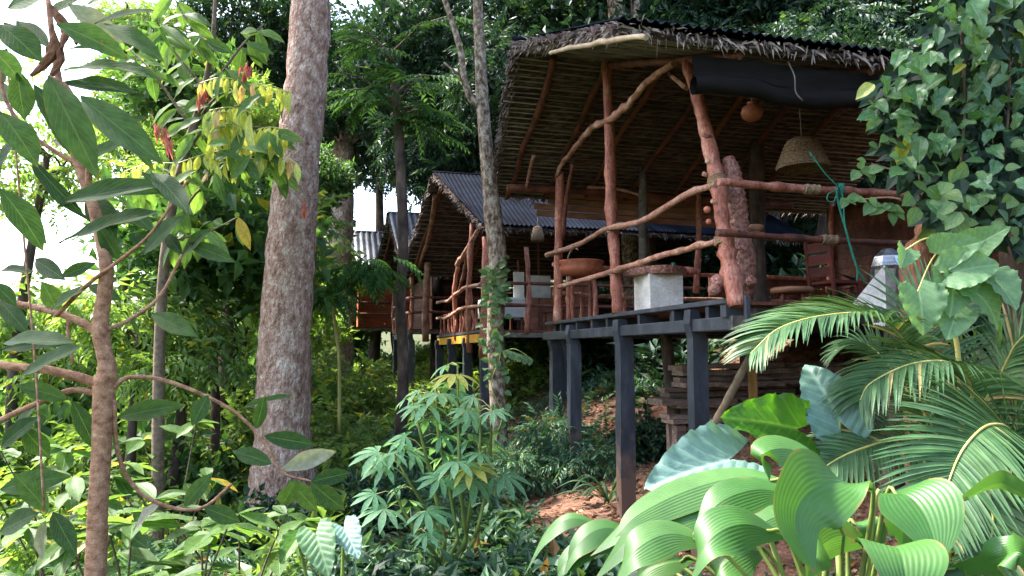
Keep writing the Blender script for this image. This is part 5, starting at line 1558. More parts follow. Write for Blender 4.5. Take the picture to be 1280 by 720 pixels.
big_leaf(LM['aloc'][0], at(912, 574, 3.9), at(812, 596, 3.75), (0.10, -0.75, 0.75), ele, eb, 1.0)
big_leaf(LM['aloc'][1], at(1050, 527, 4.0), at(1012, 450, 4.1), (-0.25, -1.0, 0.45), ele, eb, 1.15)
big_leaf(LM['aloc_g'][0], at(995, 536, 3.95), at(912, 516, 3.75), (0.0, -0.95, 0.5), ele, eb, 0.9)
eb2 = grounded(*at(405, 690, 4.6)[:2])
ele2 = thing('elephant_ear', eb2, 'small elephant-ear sprout with light green leaves below the massive trunk', 'plant')
big_leaf(mesh_of('elephant_leaf_pale', leaf_ear(seed=3), L['heart']), at(395, 668, 4.6), at(408, 712, 4.4), (0.1, -0.9, 0.5), ele2, eb2, 1.0)
big_leaf(LM['aloc_g'][0], at(372, 672, 4.7), at(350, 700, 4.5), (-0.2, -0.9, 0.5), ele2, eb2, 0.9)
big_leaf(LM['aloc'][0], at(430, 660, 4.7), at(446, 690, 4.5), (0.2, -0.9, 0.5), ele2, eb2, 0.9)


# ------------------------------------------------------------------ areca palm
def frond(parent, pts, n, ln, mat='palm', seed=0, droop=0.5, w=0.05, up=(0, -0.4, 1), ang=0.6, lmin=0.35, side_k=(1.0, 1.0), stalk='stem_yellow'):
    """curved rachis with two rows of narrow drooping leaflets; ln = leaflet length"""
    rg_ = np.random.default_rng(seed)
    P_ = catmull(pts, 10)
    m = len(P_)
    A = np.array([list(p) for p in P_])
    seg = np.linspace(0.12, 0.99, n) * (m - 1)
    i0 = np.minimum(seg.astype(int), m - 2)
    fr = (seg - i0)[:, None]
    pos = A[i0] * (1 - fr) + A[i0 + 1] * fr
    T = norm(A[i0 + 1] - A[i0])
    U = np.array(up, dtype=float)
    S = norm(np.cross(T, U))
    N = np.cross(S, T)
    v_all, f_all = [], []
    K = 5
    for side in (1, -1):
        a = seg / (m - 1)
        L_ = ln * side_k[0 if side > 0 else 1] * np.maximum(lmin, np.sin(np.pi * (0.12 + 0.80 * a)) ** 0.8) * rg_.uniform(0.88, 1.08, n)
        d0 = norm(S * side + T * (ang + 0.6 * a[:, None]) + N * 0.25 + rg_.normal(0, 0.05, (n, 3)))
        c = pos.copy()
        d = d0.copy()
        rows = []
        for k in range(K + 1):
            f = k / K
            wd_ = w * (0.55 + 0.9 * math.sin(math.pi * min(1, f * 0.8 + 0.15))) * (1 - f ** 3) * 0.5 + 0.0006
            sd = norm(np.cross(d, N)) * wd_
            rows.append(np.stack([c - sd, c - N * wd_ * 0.5, c + sd], 1))
            c = c + d * (L_ / K)[:, None]
            d = norm(d + np.array([0, 0, -1.0]) * droop * 0.28)
        R_ = np.stack(rows, 1)                       # n, K+1, 3, 3
        base = sum(len(x) for x in v_all)
        v_all.append(R_.reshape(-1, 3))
        idx = np.arange(n)[:, None, None] * (K + 1) * 3 + np.arange(K)[None, :, None] * 3 + np.arange(2)[None, None, :]
        idx = idx.ravel() + base
        f_all.append(np.stack([idx, idx + 1, idx + 4, idx + 3], 1))
    o0 = np.array(worldloc(parent))
    fo = MB().tube(P_, [0.011, 0.008, 0.003], 6, False).build('frond', M[stalk], parent, smooth=True)
    le = link('leaflets', np_mesh('leaflets', np.concatenate(v_all) - o0, np.concatenate(f_all), L[mat], True), fo)
    le['kind'] = 'stuff'
    return fo


pb = grounded(*at(1180, 640, 4.4)[:2])
palm = thing('areca_palm', pb, 'areca palm with arching feathery fronds below the pavilion corner', 'palm')
FR = [([(1165, 560, 4.4), (1140, 440, 4.3), (1095, 396, 4.2), (1035, 394, 4.1), (975, 410, 4.0), (938, 442, 3.95)], 46, 0.34, (0, -0.25, 1), 0.55, 0.5, 1),
      ([(1175, 560, 4.5), (1160, 460, 4.5), (1150, 400, 4.55), (1185, 372, 4.6), (1225, 392, 4.6)], 30, 0.36, (0, -0.8, 0.6), 0.5, 0.45, 2),
      ([(1200, 560, 4.2), (1215, 490, 4.1), (1190, 455, 4.0), (1140, 455, 3.95), (1090, 478, 3.9), (1075, 500, 3.9)], 36, 0.32, (0, -0.3, 1), 0.55, 0.7, 3),
      ([(1245, 590, 3.9), (1262, 540, 3.8), (1235, 532, 3.6), (1205, 560, 3.45), (1185, 605, 3.35), (1172, 655, 3.3)], 44, 0.34, (-0.3, -0.8, 0.6), 0.45, 0.35, 4),
      ([(1165, 600, 4.1), (1130, 552, 4.0), (1080, 560, 3.9), (1040, 578, 3.85), (1005, 606, 3.8)], 30, 0.26, (0, -0.5, 0.9), 0.55, 0.6, 5),
      ([(1210, 560, 4.5), (1250, 470, 4.4), (1280, 420, 4.3), (1330, 410, 4.2)], 26, 0.32, (0, -0.4, 1), 0.5, 0.5, 6),
      ([(1220, 600, 3.8), (1240, 640, 3.6), (1235, 690, 3.5), (1225, 730, 3.45)], 26, 0.24, (0, -1, 0.3), 0.4, 0.3, 7),
      ([(1185, 580, 4.3), (1120, 470, 4.5), (1080, 430, 4.6), (1040, 440, 4.7)], 28, 0.26, (0, -0.4, 1), 0.55, 0.6, 8),
      ([(1230, 600, 4.1), (1275, 570, 3.9), (1310, 580, 3.8), (1340, 620, 3.7)], 24, 0.3, (0, -0.5, 0.9), 0.5, 0.5, 9)]
for pts, n, ln, up, ang, dr, sd in FR:
    P_ = pxs(pts)
    frond(palm, [pb + Vector((0.02 * sd - 0.1, 0, 0.05))] + P_, int(n * 1.9), ln * 1.35, 'palm', sd, dr, 0.016, up, ang)
MB().tube(catmull([pb + Vector((0, 0, -0.1)), at(1168, 560, 4.4), at(1162, 500, 4.4)], 4), [0.05, 0.035, 0.025], 8).build('trunk', M['stem'], palm, smooth=True)
# dead fronds hanging under it
frond(palm, pxs([(1215, 560, 4.2), (1240, 600, 4.0), (1265, 640, 3.9), (1278, 700, 3.85)]), 26, 0.26, 'dry', 21, 1.0, 0.02, (0, -0.8, 0.5), 0.6, stalk='bamboo')
frond(palm, pxs([(1100, 590, 4.0), (1075, 600, 3.9), (1055, 625, 3.8), (1050, 650, 3.8)]), 14, 0.14, 'dry', 22, 1.0, 0.02, (0, -0.8, 0.5), 0.6, stalk='bamboo')

# ------------------------------------------------------------------ vine curtain over a tree at the picture's right
def inside(poly, x, y):
    c = False
    j = len(poly) - 1
    for i in range(len(poly)):
        if (poly[i][1] > y) != (poly[j][1] > y) and x < (poly[j][0] - poly[i][0]) * (y - poly[i][1]) / (poly[j][1] - poly[i][1]) + poly[i][0]: c = not c
        j = i
    return c


hx, hy = 4.05, 5.7
host = [grounded(hx, hy, -0.2), Vector((hx - 0.05, hy, 1.0)), Vector((hx, hy + 0.1, 2.5)), Vector((hx + 0.15, hy + 0.2, 5.0)), Vector((hx + 0.1, hy + 0.3, 7.5))]
tree('vine_host_tree', 'trunk buried in the curtain of climbing leaves at the roof end', host[0], host, [0.2, 0.17, 0.15, 0.14, 0.1], [((hx + 0.4, hy + 0.6, 7.6), 'dark_b', 0.55)], M['bark_dark'], seed=99)
vine = thing('climbing_vine', grounded(hx - 0.25, hy - 0.2), 'thick curtain of glossy vine leaves hanging past the end of the pavilion roof', 'vine')
poly = [(1185, -30), (1150, 40), (1120, 75), (1085, 100), (1078, 125), (1095, 150), (1100, 190), (1118, 225), (1140, 262), (1168, 285), (1230, 300), (1330, 320), (1330, -30)]
rg = random.Random(41)
pts_ = []
v = -25
while v < 320:
    u = 1070
    while u < 1325:
        uu = u + rg.uniform(-11, 11); vv = v + rg.uniform(-10, 10)
        if inside(poly, uu, vv): pts_.append((uu, vv))
        u += 17
    v += 15
def vY(u, v): return 4.95 - 0.35 * math.sin((u - 1080) / 75.0) - 0.18 * math.sin(v / 41.0 + u / 60.0)
rg.shuffle(pts_)
for i, (u, v) in enumerate(pts_):
    small = (v > 185 and u > 1135) or (v < 40 and u > 1230)
    key = 'ivy' if small and rg.random() < 0.8 else 'vine'
    p = at(u, v - 8, vY(u, v) + rg.uniform(-0.12, 0.18))
    d = Vector((rg.uniform(-1.0, 0.7), rg.uniform(-0.8, 0.2), rg.uniform(-1.0, 0.05)))
    put_leaf(rg.choice(LM[key]), p, d, (rg.uniform(-.9, .6), -1, rg.uniform(0.0, 1.6)), (0.115 if key == 'ivy' else 0.165) * rg.uniform(0.55, 1.3), vine)
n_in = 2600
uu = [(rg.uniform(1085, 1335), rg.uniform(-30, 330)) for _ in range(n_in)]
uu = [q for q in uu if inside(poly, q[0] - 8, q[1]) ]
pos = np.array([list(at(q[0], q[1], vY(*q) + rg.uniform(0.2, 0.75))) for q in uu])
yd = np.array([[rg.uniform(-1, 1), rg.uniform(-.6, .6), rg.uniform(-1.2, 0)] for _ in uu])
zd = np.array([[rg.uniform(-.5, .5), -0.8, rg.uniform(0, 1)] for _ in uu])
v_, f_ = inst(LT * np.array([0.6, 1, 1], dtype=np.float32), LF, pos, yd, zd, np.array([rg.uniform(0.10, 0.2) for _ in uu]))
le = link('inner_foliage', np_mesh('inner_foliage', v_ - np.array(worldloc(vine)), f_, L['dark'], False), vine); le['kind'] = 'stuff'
mb = MB()
for (a, b) in (((1090, 118), (1098, 195)), ((1120, 60), (1150, 240)), ((1200, 10), (1190, 300)), ((1260, 0), (1240, 310)), ((1150, 250), (1090, 205)), ((1150, 262), (1070, 250))):
    A, B = at(*a, vY(*a) + 0.42), at(*b, vY(*b) + 0.42)
    mb.tube(catmull([A, A.lerp(B, 0.5) + Vector((0.06, 0, 0.05)), B], 5), [0.01, 0.007], 6, False)
mb.build('stem', M['twig'], vine, smooth=True)
for (u, v, n) in ((1085, 208, 7), (1070, 252, 8), (1110, 262, 6), (1100, 175, 3)):
    for q in range(n):
        a = rg.uniform(0, 6.28)
        put_leaf(rg.choice(LM['ivy']), at(u + rg.uniform(-22, 22), v + rg.uniform(-8, 8), 4.9), Vector((math.cos(a), -0.3, math.sin(a) * 0.6 - 0.3)), (0, -1, 0.6), rg.uniform(0.07, 0.12), vine)

# big soft heart leaves on yellow stalks below it
hb = grounded(*at(1190, 560, 4.3)[:2])
hv = thing('heart_leaf_creeper', hb, 'creeper with large soft round leaves on yellow stalks over the steel lantern', 'creeper')
rg = random.Random(43)
HL = [(1148, 348, 1162, 398, .0, 1.0), (1190, 330, 1196, 352, .1, 1.0), (1192, 322, 1238, 306, -.1, 1.0), (1200, 312, 1190, 336, .1, 0.8), (1215, 345, 1258, 368, -.1, 1.0), (1176, 300, 1210, 282, .2, 0.9), (1132, 295, 1130, 322, .1, 0.55), (1195, 372, 1187, 398, 0, 0.8), (1240, 330, 1270, 350, 0, 0.9), (1218, 290, 1240, 270, .2, 0.8)]
jn = at(1188, 300, 4.1)
mb = MB()
mb.tube(catmull([hb + Vector((0, 0, -0.1)), at(1200, 470, 4.25), at(1180, 360, 4.2), jn], 5), [0.016, 0.014, 0.010], 7, False)
mb.build('stem', M['stem_yellow'], hv, smooth=True)
for (u0, v0, u1, v1, dy, k) in HL:
    a = at(u0, v0 + 18, 3.95 + dy * 0.3); b = at(u1, v1 + 22, 3.85)
    put_leaf(rg.choice(LM['heart']), a, b - a, (rg.uniform(-.3, .3), -1, 0.35 + rg.uniform(-.2, .3)), 0.22 * k, hv)
    MB().tube(catmull([jn, jn.lerp(a, 0.5) + Vector((0, 0.02, 0.04)), a + Vector((0, 0.012, 0))], 4), 0.005, 5, False).build('leaf_stalk', M['stem_yellow'], hv, smooth=True)
# coarse orange-tinged ginger stalks by the picture edge
gb = grounded(*at(1250, 520, 4.6)[:2])
gin = thing('ginger_clump', gb, 'clump of leaning leaves with orange dry tips at the picture edge', 'plant')
rg = random.Random(47)
for q in range(22):
    u0, v0 = 1235 + rg.uniform(-20, 50), 520 + rg.uniform(-20, 30)
    u1, v1 = u0 + rg.uniform(-55, 30), v0 - rg.uniform(60, 140)
    A, B = at(u0, v0, 4.6), at(u1, v1, 4.5 + rg.uniform(-.2, .2))
    blade([A, A.lerp(B, 0.55) + Vector((0, 0, 0.06)), B, B + Vector((rg.uniform(-.1, .1), -0.04, -0.08))], rg.uniform(0.02, 0.04), gin, 'dry' if q % 5 == 0 else 'strap', (1, 0.3, 0.1), pleats=2, nw=4, per=4)

# creeper on the mottled trunk
cr = thing('trunk_creeper', grounded(*at(622, 610, 10.8)[:2]), 'small-leaved creeper climbing the pale mottled trunk', 'creeper')
rg = random.Random(53)
cpts = [(630, 600), (616, 560), (628, 520), (614, 480), (626, 440), (612, 400), (628, 370), (614, 345), (624, 325)]
MB().tube(catmull([at(u, v, 10.74) for u, v in cpts], 4), 0.008, 5, False).build('stem', M['stem'], cr, smooth=True)
MB().tube(catmull([at(628, 440, 10.74), at(642, 436, 10.6), at(655, 442, 10.5), at(664, 450, 10.5)], 4), 0.006, 5, False).build('stem', M['stem'], cr, smooth=True)
for q in range(120):
    v = rg.choice([rg.uniform(322, 380), rg.uniform(322, 600), rg.uniform(330, 470)])
    u = np.interp(v, [325, 405, 480, 600], [622, 618, 621, 625]) + rg.uniform(-15, 15)
    put_leaf(rg.choice(LM['ivy']), at(u, v, 10.72 + abs(u - 621) * 0.006), Vector((rg.uniform(-1, 1), -0.4, rg.uniform(-1, 0.5))), (rg.uniform(-.3, .3), -1, 0.5), rg.uniform(0.09, 0.15), cr)
for q in range(12):
    put_leaf(rg.choice(LM['ivy']), at(632 + q * 2.8, 437 + q * 0.9, 10.55), Vector((rg.uniform(-.4, .4), -0.4, -1)), (0, -1, 0.5), 0.13, cr)


# ------------------------------------------------------------------ furnishings of the pavilion
def Fz(p, z): return Vector((p.x, p.y, z))


# rolled black blind under the near eave
bl = thing('rolled_blind', F1(0.05, -0.12, 2.5), 'black tarpaulin blind half rolled up under the front eave', 'blind')
mb = MB(); V_ = []
nS, nT = 26, 14
for i in range(nS + 1):
    s = -0.46 + 5.3 * i / nS
    sag = 0.03 * math.sin(i * 0.9) + 0.012 * math.sin(i * 2.7)
    for j in range(nT + 1):
        if j < 7:
            z = 2.62 - 0.032 * j; off = -0.16 + 0.012 * math.sin(i * 1.3 + j)
        else:
            a = (j - 7) / (nT - 7) * 2 * math.pi
            z = 2.62 - 0.032 * 6 - 0.085 + 0.085 * math.cos(a) + 0.01 * math.sin(i * 0.7); off = -0.16 - 0.07 * math.sin(a)
        V_.append(F1(s, off, z + sag * (0.3 if j < 3 else 1)))
mb.add(V_, [(i * (nT + 1) + j, i * (nT + 1) + j + 1, (i + 1) * (nT + 1) + j + 1, (i + 1) * (nT + 1) + j) for i in range(nS) for j in range(nT)])
mb.build('rolled_sheet', M['blind'], bl, smooth=True)
p = F1(0.42, -0.28, 2.6)
MB().tube(catmull([p, p + Vector((0.05, -0.01, -0.14)), p + Vector((0.06, 0, -0.28)), p + Vector((0.12, 0, -0.36))], 4), 0.007, 5).build('loose_string', M['straw'], bl, smooth=True)

# hanging things
q = at(940, 141, 7.1)
cl = thing('hanging_clay_pot', q - Vector((0, 0, 0.11)), 'small round red clay pot hanging below the black blind', 'pot')
MB().lathe(q - Vector((0, 0, 0.0)), [(0.001, -0.085), (0.05, -0.08), (0.095, -0.045), (0.108, 0.0), (0.095, 0.05), (0.05, 0.078), (0.04, 0.095), (0.048, 0.105)], 18).build('bowl', M['clay'], cl, smooth=True)
MB().tube([q + Vector((0, 0, 0.09)), q + Vector((0, 0.02, 0.5))], 0.005, 5).build('cord', M['rope'], cl)
q = at(1003, 192, 7.6)
bk = thing('wicker_lampshade', q - Vector((0, 0, 0.2)), 'bell-shaped wicker lampshade hanging over the front rail', 'lampshade')
mb = MB()
mb.lathe(q, [(0.262, -0.165), (0.27, -0.15), (0.235, -0.06), (0.19, 0.06), (0.15, 0.13), (0.105, 0.165), (0.10, 0.16), (0.18, 0.055), (0.225, -0.06), (0.255, -0.16)], 26)
mb.f = mb.f[:-2]
mb.build('wicker_shell', M['wicker'], bk, smooth=True)
for k in range(9):
    z = -0.14 + k * 0.034; r_ = float(np.interp(z, [-0.165, -0.15, -0.06, 0.06, 0.13, 0.165], [0.262, 0.27, 0.235, 0.19, 0.15, 0.105])) + 0.004
    MB().tube([q + Vector((r_ * math.cos(a), r_ * math.sin(a), z)) for a in np.linspace(0, 2 * math.pi, 25)], 0.006, 5, False).build('wicker_hoop', M['wicker'], bk, smooth=True)
MB().tube([q + Vector((0, 0, 0.1)), q + Vector((0, 0.05, 0.75))], 0.005, 5).build('cord', M['straw'], bk)
q = at(672, 292, 14.0)
bk2 = thing('wicker_lampshade', q - Vector((0, 0, 0.15)), 'small wicker lampshade hanging in the corrugated-roofed cabin', 'lampshade')
mb = MB().lathe(q, [(0.13, -0.14), (0.12, -0.02), (0.085, 0.12), (0.03, 0.15)], 14); mb.build('wicker_shell', M['wicker'], bk2, smooth=True)
MB().tube([q + Vector((0, 0, 0.14)), q + Vector((0, 0.05, 0.6))], 0.006, 5).build('cord', M['straw'], bk2)

# boards slung under the far eave
bb = thing('slung_boards', F1(1.0, 5.75, 2.15), 'brown boards slung horizontally under the far eave of the pavilion', 'boards')
for i, (s0, s1, z) in enumerate(((0.02, 3.2, 2.64), (0.05, 3.4, 2.53), (-0.2, 3.6, 2.42), (-0.15, 3.5, 2.31))):
    MB().beam(F1(s0, 5.72 + 0.02 * (i % 2), z), F1(s1, 5.72, z - 0.06), 0.03, 0.10, bev=0.006).build('board', M['brown_board'], bb)

# carved figure behind the corner pole
sf = thing('carved_statue', F1.front(920, 368, 0.32), 'carved scaly reddish wooden figure standing behind the corner pole', 'statue')
G = lambda u, v, t=0.32: F1.front(u, v, t)
mb = MB(); rg = random.Random(61)
body = catmull([Fz(G(922, 370), DECK), G(926, 352), G(928, 325), G(924, 295), G(921, 265), G(917, 240), G(914, 215), G(910, 196)], 6)
rad = list(np.interp(np.linspace(0, 1, len(body)), [0, .12, .3, .45, .6, .75, .9, 1], [.10, .135, .125, .10, .105, .10, .085, .05]))
rad = [r_ * (1 + 0.06 * ((i % 2) * 2 - 1) * (1 if i > len(body) * 0.42 else 0.15)) for i, r_ in enumerate(body and rad)]
mb.tube(body, rad, 16, True, 0.03, rg)
mb.build('body', M['statue'], sf, smooth=True)
for (u, v, r_, tt) in ((897, 352, 0.075, 0.15), (893, 362, 0.06, 0.12), (938, 352, 0.06, 0.2)):
    c = G(u, v, tt)
    MB().lathe(Fz(c, max(c.z, DECK + r_ * 0.9)), [(0.001, -r_), (r_ * .6, -r_ * .85), (r_, -r_ * 0.2), (r_ * .9, r_ * .4), (r_ * .4, r_ * .85), (0.001, r_)], 12, (1, 1.3)).build('paw', M['statue'], sf, smooth=True)
for (u, v, r_) in ((884, 262, 0.035), (886, 277, 0.028)):
    MB().lathe(G(u, v, 0.2), [(0.001, -r_), (r_ * .8, -r_ * .6), (r_, 0), (r_ * .8, r_ * .6), (0.001, r_)], 10).build('hanging_bead', M['clay'], sf, smooth=True)
MB().lathe(G(944, 291 - 6, 0.4), [(0.03, -0.05), (0.07, -0.03), (0.08, 0.02), (0.06, 0.03)], 14).build('cup', M['brown_board'], sf, smooth=True)

# washbasin and tap at the far end, plinth with slab
wb = F1.left(726, 336, 0.35)
ws = thing('clay_washbasin', Fz(wb, DECK), 'round red clay washbasin on pole legs with a silver tap at the far deck corner', 'washbasin')
MB().lathe(wb, [(0.12, -0.13), (0.30, -0.10), (0.36, 0.0), (0.33, 0.06), (0.37, 0.10), (0.36, 0.12), (0.31, 0.11), (0.28, 0.02), (0.05, -0.02)], 26).build('basin', M['clay'], ws, smooth=True)
for (dx, dy) in ((-0.2, -0.1), (0.2, -0.12), (-0.12, 0.18), (0.16, 0.2)):
    pole('leg', [Fz(wb + Vector((dx, dy, 0)), DECK), wb + Vector((dx * 1.05, dy, -0.4)), wb + Vector((dx * 0.9, dy, -0.12))], [0.035, 0.032], M['pole'], ws, seed=int(dx * 100 + 70))
a = F1.left(709, 352, 0.3)
MB().tube(catmull([Fz(a, DECK + 0.2), a, F1.left(709, 330, 0.3), F1.left(712, 317, 0.3), F1.left(718, 309, 0.3), F1.left(722, 312, 0.3)], 5), [0.016, 0.014, 0.013], 8).build('tap', M['steel'], ws, smooth=True)
pc = F1(0.52, 2.62, 0)
pt_ = thing('plinth_table', Fz(pc, DECK), 'cream square plinth carrying a rough red wooden slab', 'table')
MB().beam(Fz(pc, DECK), Fz(pc, DECK + 0.50), 0.46, 0.46, up=DV, bev=0.012).build('plinth', M['white'], pt_)
mb = MB(); rg = random.Random(67); n = 28; top, bot = [], []
for k in range(n):
    a = 2 * math.pi * k / n
    r_ = 0.36 + 0.05 * math.sin(3 * a) + rg.uniform(-0.02, 0.02)
    top.append(Fz(pc, DECK + 0.595) + RV * r_ * math.cos(a) * 1.1 + DV * r_ * math.sin(a)); bot.append(Fz(pc, DECK + 0.502) + RV * r_ * 0.96 * math.cos(a) * 1.1 + DV * r_ * 0.94 * math.sin(a))
mb.add(bot + top, [(k, (k + 1) % n, n + (k + 1) % n, n + k) for k in range(n)] + [tuple(range(n - 1, -1, -1)), tuple(range(n, 2 * n))]).build('slab', M['statue'], pt_)
a = Fz(pc, DECK + 0.57) + RV * 0.36
MB().tube([a, a + RV * 0.12 + Vector((0, 0, 0.01)), a + RV * 0.22], [0.06, 0.05, 0.035], 8).build('root_stub', M['pole'], pt_, smooth=True)
q = F1.front(842, 333, 4.6)
gr_ = thing('green_ribbon', Fz(q, q.z - 0.3), 'bunch of green cord tied to the back rail', 'cord')
MB().tube(catmull([q + Vector((0, 0, 0.06)), q, q + Vector((0.03, -0.03, -0.1)), q + Vector((0.0, -0.03, -0.3))], 5), [0.04, 0.035, 0.012, 0.008], 7).build('knot', M['green_cord'], gr_, smooth=True)

# green cord hanging from the front rail
gc = thing('hanging_green_rope', Q1(1048, 240), 'green cord looped over the front rail and hanging down', 'cord')
mb = MB()
for k, pp in enumerate(([(1050, 232), (1046, 240), (1050, 262), (1058, 290), (1066, 320), (1074, 340), (1082, 352)], [(1050, 234), (1054, 250), (1056, 280), (1064, 310), (1071, 335), (1071, 352)], [(1046, 238), (1036, 242), (1034, 250), (1042, 252), (1046, 242)], [(1050, 236), (1030, 215), (1012, 190)])):
    mb.tube(catmull([F1.front(u, v, -0.06 - 0.02 * k) for u, v in pp], 5), 0.006 if k else 0.010, 6)
mb.build('cord_strands', M['green_cord'], gc, smooth=True)
MB().tube([Q1(1049, 231) + Vector((0, -0.05, 0)), Q1(1049, 248) + Vector((0, -0.05, 0))], [0.03, 0.022], 8).build('cord_knot', M['green_cord'], gc, smooth=True)

# chair, round table, lantern, leaning board, fibrous pillar
def chair(base, label, mat, face, k=1.0):
    b = Vector(base); X = Vector(face).normalized(); Yv = Vector((-X.y, X.x, 0))
    root = thing('chair', b, label, 'chair')
    for sx in (-1, 1):
        for sy in (-1, 1):
            h = 1.0 if sx < 0 else 0.43
            MB().beam(b + X * 0.2 * sx + Yv * 0.2 * sy, b + X * (0.2 * sx - (0.08 if sx < 0 else 0)) + Yv * 0.2 * sy + Vector((0, 0, h * k)), 0.045, 0.045, up=X, bev=0.005).build('leg', mat, root)
    MB().box(b + Vector((0, 0, 0.445 * k)), X * 0.235, Yv * 0.235, Vector((0, 0, 0.02))).build('seat', mat, root)
    for z in (0.58, 0.74, 0.90):
        MB().box(b - X * (0.2 + 0.08 * z) + Vector((0, 0, z * k)), X * 0.012, Yv * 0.2, Vector((0, 0, 0.065))).build('back_slat', mat, root)
    return root


chair(F1(2.95, 2.4, DECK + 0.001), 'maroon wooden chair beside the dark pillar in the pavilion', M['chair'], (1, 0.4, 0))
tb = F1.front(990, 366, 1.9)
tr_ = thing('round_stool', Fz(tb, DECK), 'low round brown wooden stool behind the front rail', 'stool')
MB().lathe(Fz(tb, DECK + 0.25), [(0.2, 0), (0.25, 0.02), (0.25, 0.06), (0.22, 0.075)], 22).build('seat', M['brown_board'], tr_, smooth=True)
for k in range(4):
    a = k * math.pi / 2 + 0.5
    MB().tube([Fz(tb, DECK) + Vector((0.2 * math.cos(a), 0.2 * math.sin(a), 0)), Fz(tb, DECK + 0.26) + Vector((0.15 * math.cos(a), 0.15 * math.sin(a), 0))], 0.025, 7).build('leg', M['pole_dark'], tr_, smooth=True)
lt = F1.front(1112, 376, -0.3)
ln_ = thing('steel_lantern', lt - Vector((0, 0, 0.0)), 'faceted silver metal lantern standing at the palm, below the lower rail', 'lantern')
zb = gz(lt.x, lt.y)
hz = at(1112, 310, lt.y).z
MB().lathe(Vector((lt.x, lt.y, lt.z - 0.25)), [(0.15, 0), (0.16, 0.02), (0.15, 0.05), (0.13, 0.06), (0.135, hz - lt.z + 0.05), (0.155, hz - lt.z + 0.08), (0.12, hz - lt.z + 0.17), (0.05, hz - lt.z + 0.24)], 8).build('lantern_body', M['steel'], ln_)
for k in range(8):
    a = 2 * math.pi * k / 8
    MB().beam(Vector((lt.x + 0.142 * math.cos(a), lt.y + 0.142 * math.sin(a), lt.z - 0.19)), Vector((lt.x + 0.146 * math.cos(a), lt.y + 0.146 * math.sin(a), hz - 0.19)), 0.02, 0.02, up=(1, 0, 0)).build('corner_bar', M['paint'], ln_)
MB().tube([Vector((lt.x, lt.y, zb - 0.1)), Vector((lt.x, lt.y, lt.z - 0.25))], 0.06, 10).build('stand', M['bark_dark'], ln_, smooth=True)
a = at(1066, 385, 6.35); b2 = at(1102, 330, 6.45)
cb_ = thing('leaning_board', a, 'pale cream board leaning beside the silver lantern', 'board')
MB().add([at(1062, 384, 6.3), at(1108, 388, 6.3), at(1106, 330, 6.45), at(1062, 384, 6.33), at(1108, 388, 6.33), at(1106, 330, 6.48)], [(0, 1, 2), (5, 4, 3), (0, 3, 4, 1), (1, 4, 5, 2), (2, 5, 3, 0)]).build('board_face', M['white'], cb_)
fp = at(1160, 400, 5.6)
fpil = thing('fibrous_trunk', grounded(fp.x, 5.6), 'brown fibrous palm stump rising behind the round leaves', 'trunk')
mb = MB(); rg = random.Random(71)
mb.tube(catmull([grounded(fp.x - 0.05, 5.6, -0.1), at(1152, 360, 5.6), at(1160, 310, 5.6), at(1172, 260, 5.6), at(1180, 210, 5.6)], 8), [0.16, 0.15, 0.12, 0.1, 0.09], 14, True, 0.12, rg)
mb.build('stump', M['coir'], fpil, smooth=True)

# stacked planks, leaning pole below the deck
pk = thing('plank_stack', grounded(*F1(1.8, 3.1)[:2]), 'stack of rough weathered planks stored on the soil beneath the pavilion deck', 'plank stack')
rg = random.Random(73)
def plank(u0, v0, u1, v1, t, th, mat='plank', dep=0.3, name='plank'):
    A = F1.front(u0, v0, t); B = F1.front(u1, v1, t + rg.uniform(-0.08, 0.08))
    mb = MB(); n = 7; V_ = []
    for i in range(n + 1):
        c = A.lerp(B, i / n); j = rg.uniform(-0.008, 0.008)
        for (dy, dz) in ((0, -th / 2), (0, th / 2), (dep, th / 2), (dep, -th / 2)):
            V_.append(c + DV * dy + Vector((0, 0, dz + j + rg.uniform(-0.004, 0.004))))
    f_ = [(4 * i + a, 4 * i + (a + 1) % 4, 4 * i + 4 + (a + 1) % 4, 4 * i + 4 + a) for i in range(n) for a in range(4)] + [(3, 2, 1, 0), (4 * n, 4 * n + 1, 4 * n + 2, 4 * n + 3)]
    return mb.add(V_, f_).build(name, M[mat], pk)
v = 528
k = 0
while v > 458:
    th_px = rg.uniform(5, 9)
    l0 = 826 + rg.uniform(-10, 40) + (533 - v) * 0.15
    x = l0
    t = 2.95 + rg.uniform(-0.15, 0.15)
    while x < 1075:
        x1 = x + rg.uniform(70, 190)
        plank(x, v - (x - 815) * 0.03, min(x1, 1090), v - (min(x1, 1090) - 815) * 0.03 - rg.uniform(-2, 2), t + rg.uniform(-0.1, 0.1), th_px * 9.8 / FPX * 0.86, dep=rg.uniform(0.2, 0.5))
        x = x1 + rg.uniform(1, 8)
    v -= th_px
for (u, t) in ((845, 3.2), (905, 3.2), (960, 3.2)):
    a = F1.front(u, 531, t)
    MB().beam(Fz(a, min(a.z - 0.02, gz(a.x, a.y)) - 0.3), Fz(a, a.z), 0.14, 0.3, up=DV).build('bearer', M['plank'], pk)
lp = thing('leaning_pole', F1.front(886, 545, 0.95), 'pale bamboo pole leaning against the deck in front of the plank stack', 'pole')
a, b2 = F1.front(884, 548, 0.9), F1.front(938, 445, 1.3)
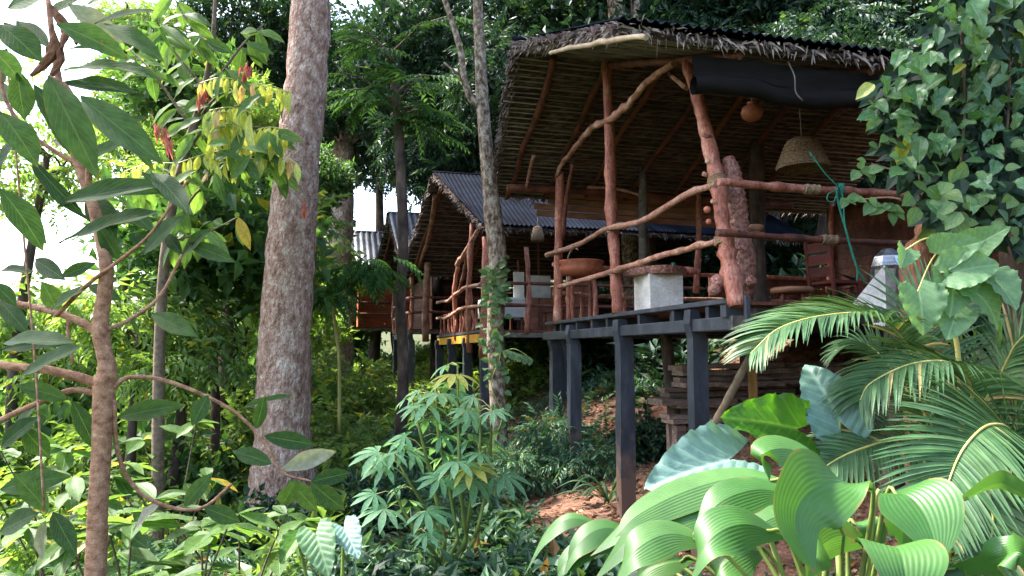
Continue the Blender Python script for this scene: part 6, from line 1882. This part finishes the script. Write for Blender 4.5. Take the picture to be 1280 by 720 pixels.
mb = MB(); mb.tube([a.lerp(b2, i / 12) for i in range(13)], [0.042 * (1.12 if i % 3 == 0 else 1) for i in range(13)], 9)
mb.build('bamboo_cane', M['bamboo'], lp, smooth=True)

# furniture inside the second cabin
F2z = 0.46
tw = F2(0.75, 1.6, F2z)
wt = thing('dining_table', tw, 'table under a white cloth on the corrugated-roofed cabin deck', 'table')
MB().box(tw + Vector((0, 0, 0.74)), RV * 0.42, DV * 0.55, Vector((0, 0, 0.02))).build('table_top', M['cloth'], wt)
MB().box(tw + Vector((0, 0, 0.52)) - DV * 0.552, RV * 0.42, DV * 0.006, Vector((0, 0, 0.2))).build('cloth_drop', M['cloth'], wt)
MB().box(tw + Vector((0, 0, 0.52)) - RV * 0.422, RV * 0.006, DV * 0.545, Vector((0, 0, 0.2))).build('cloth_drop', M['cloth'], wt)
for sx in (-1, 1):
    for sy in (-1, 1):
        MB().beam(tw + RV * 0.36 * sx + DV * 0.48 * sy, tw + RV * 0.36 * sx + DV * 0.48 * sy + Vector((0, 0, 0.72)), 0.05, 0.05, up=RV).build('leg', M['pole_dark'], wt)
chair(F2(1.75, 0.9, F2z), 'dark chair with slatted back on the corrugated-roofed cabin deck', M['pole_dark'], (-1, 0.3, 0))
chair(F2(0.6, 3.6, F2z), 'dark chair behind the white table in the corrugated-roofed cabin', M['pole_dark'], (0.3, -1, 0))
for (u0, v0, u1, v1, t, lab) in ((642, 340, 655, 400, 1.6, 'narrow white panel standing behind the mottled trunk in the second cabin'), (660, 345, 688, 372, 2.0, 'white board hung on the back of the second cabin')):
    A = F2.front(u0, v1, t); B = F2.front(u1, v0, t)
    wp = thing('white_panel', A, lab, 'panel')
    c = (A + B) / 2
    MB().box(c, RV * (B - A).dot(RV) / 2, DV * 0.015, Vector((0, 0, (B.z - A.z) / 2))).build('panel_face', M['cloth'], wp)
    MB().box(c + DV * 0.03 , RV * 0.02, DV * 0.012, Vector((0, 0, (c.z - F2z) if c.z - F2z > 0.1 else 0.1))).build('panel_post', M['pole_dark'], wp)
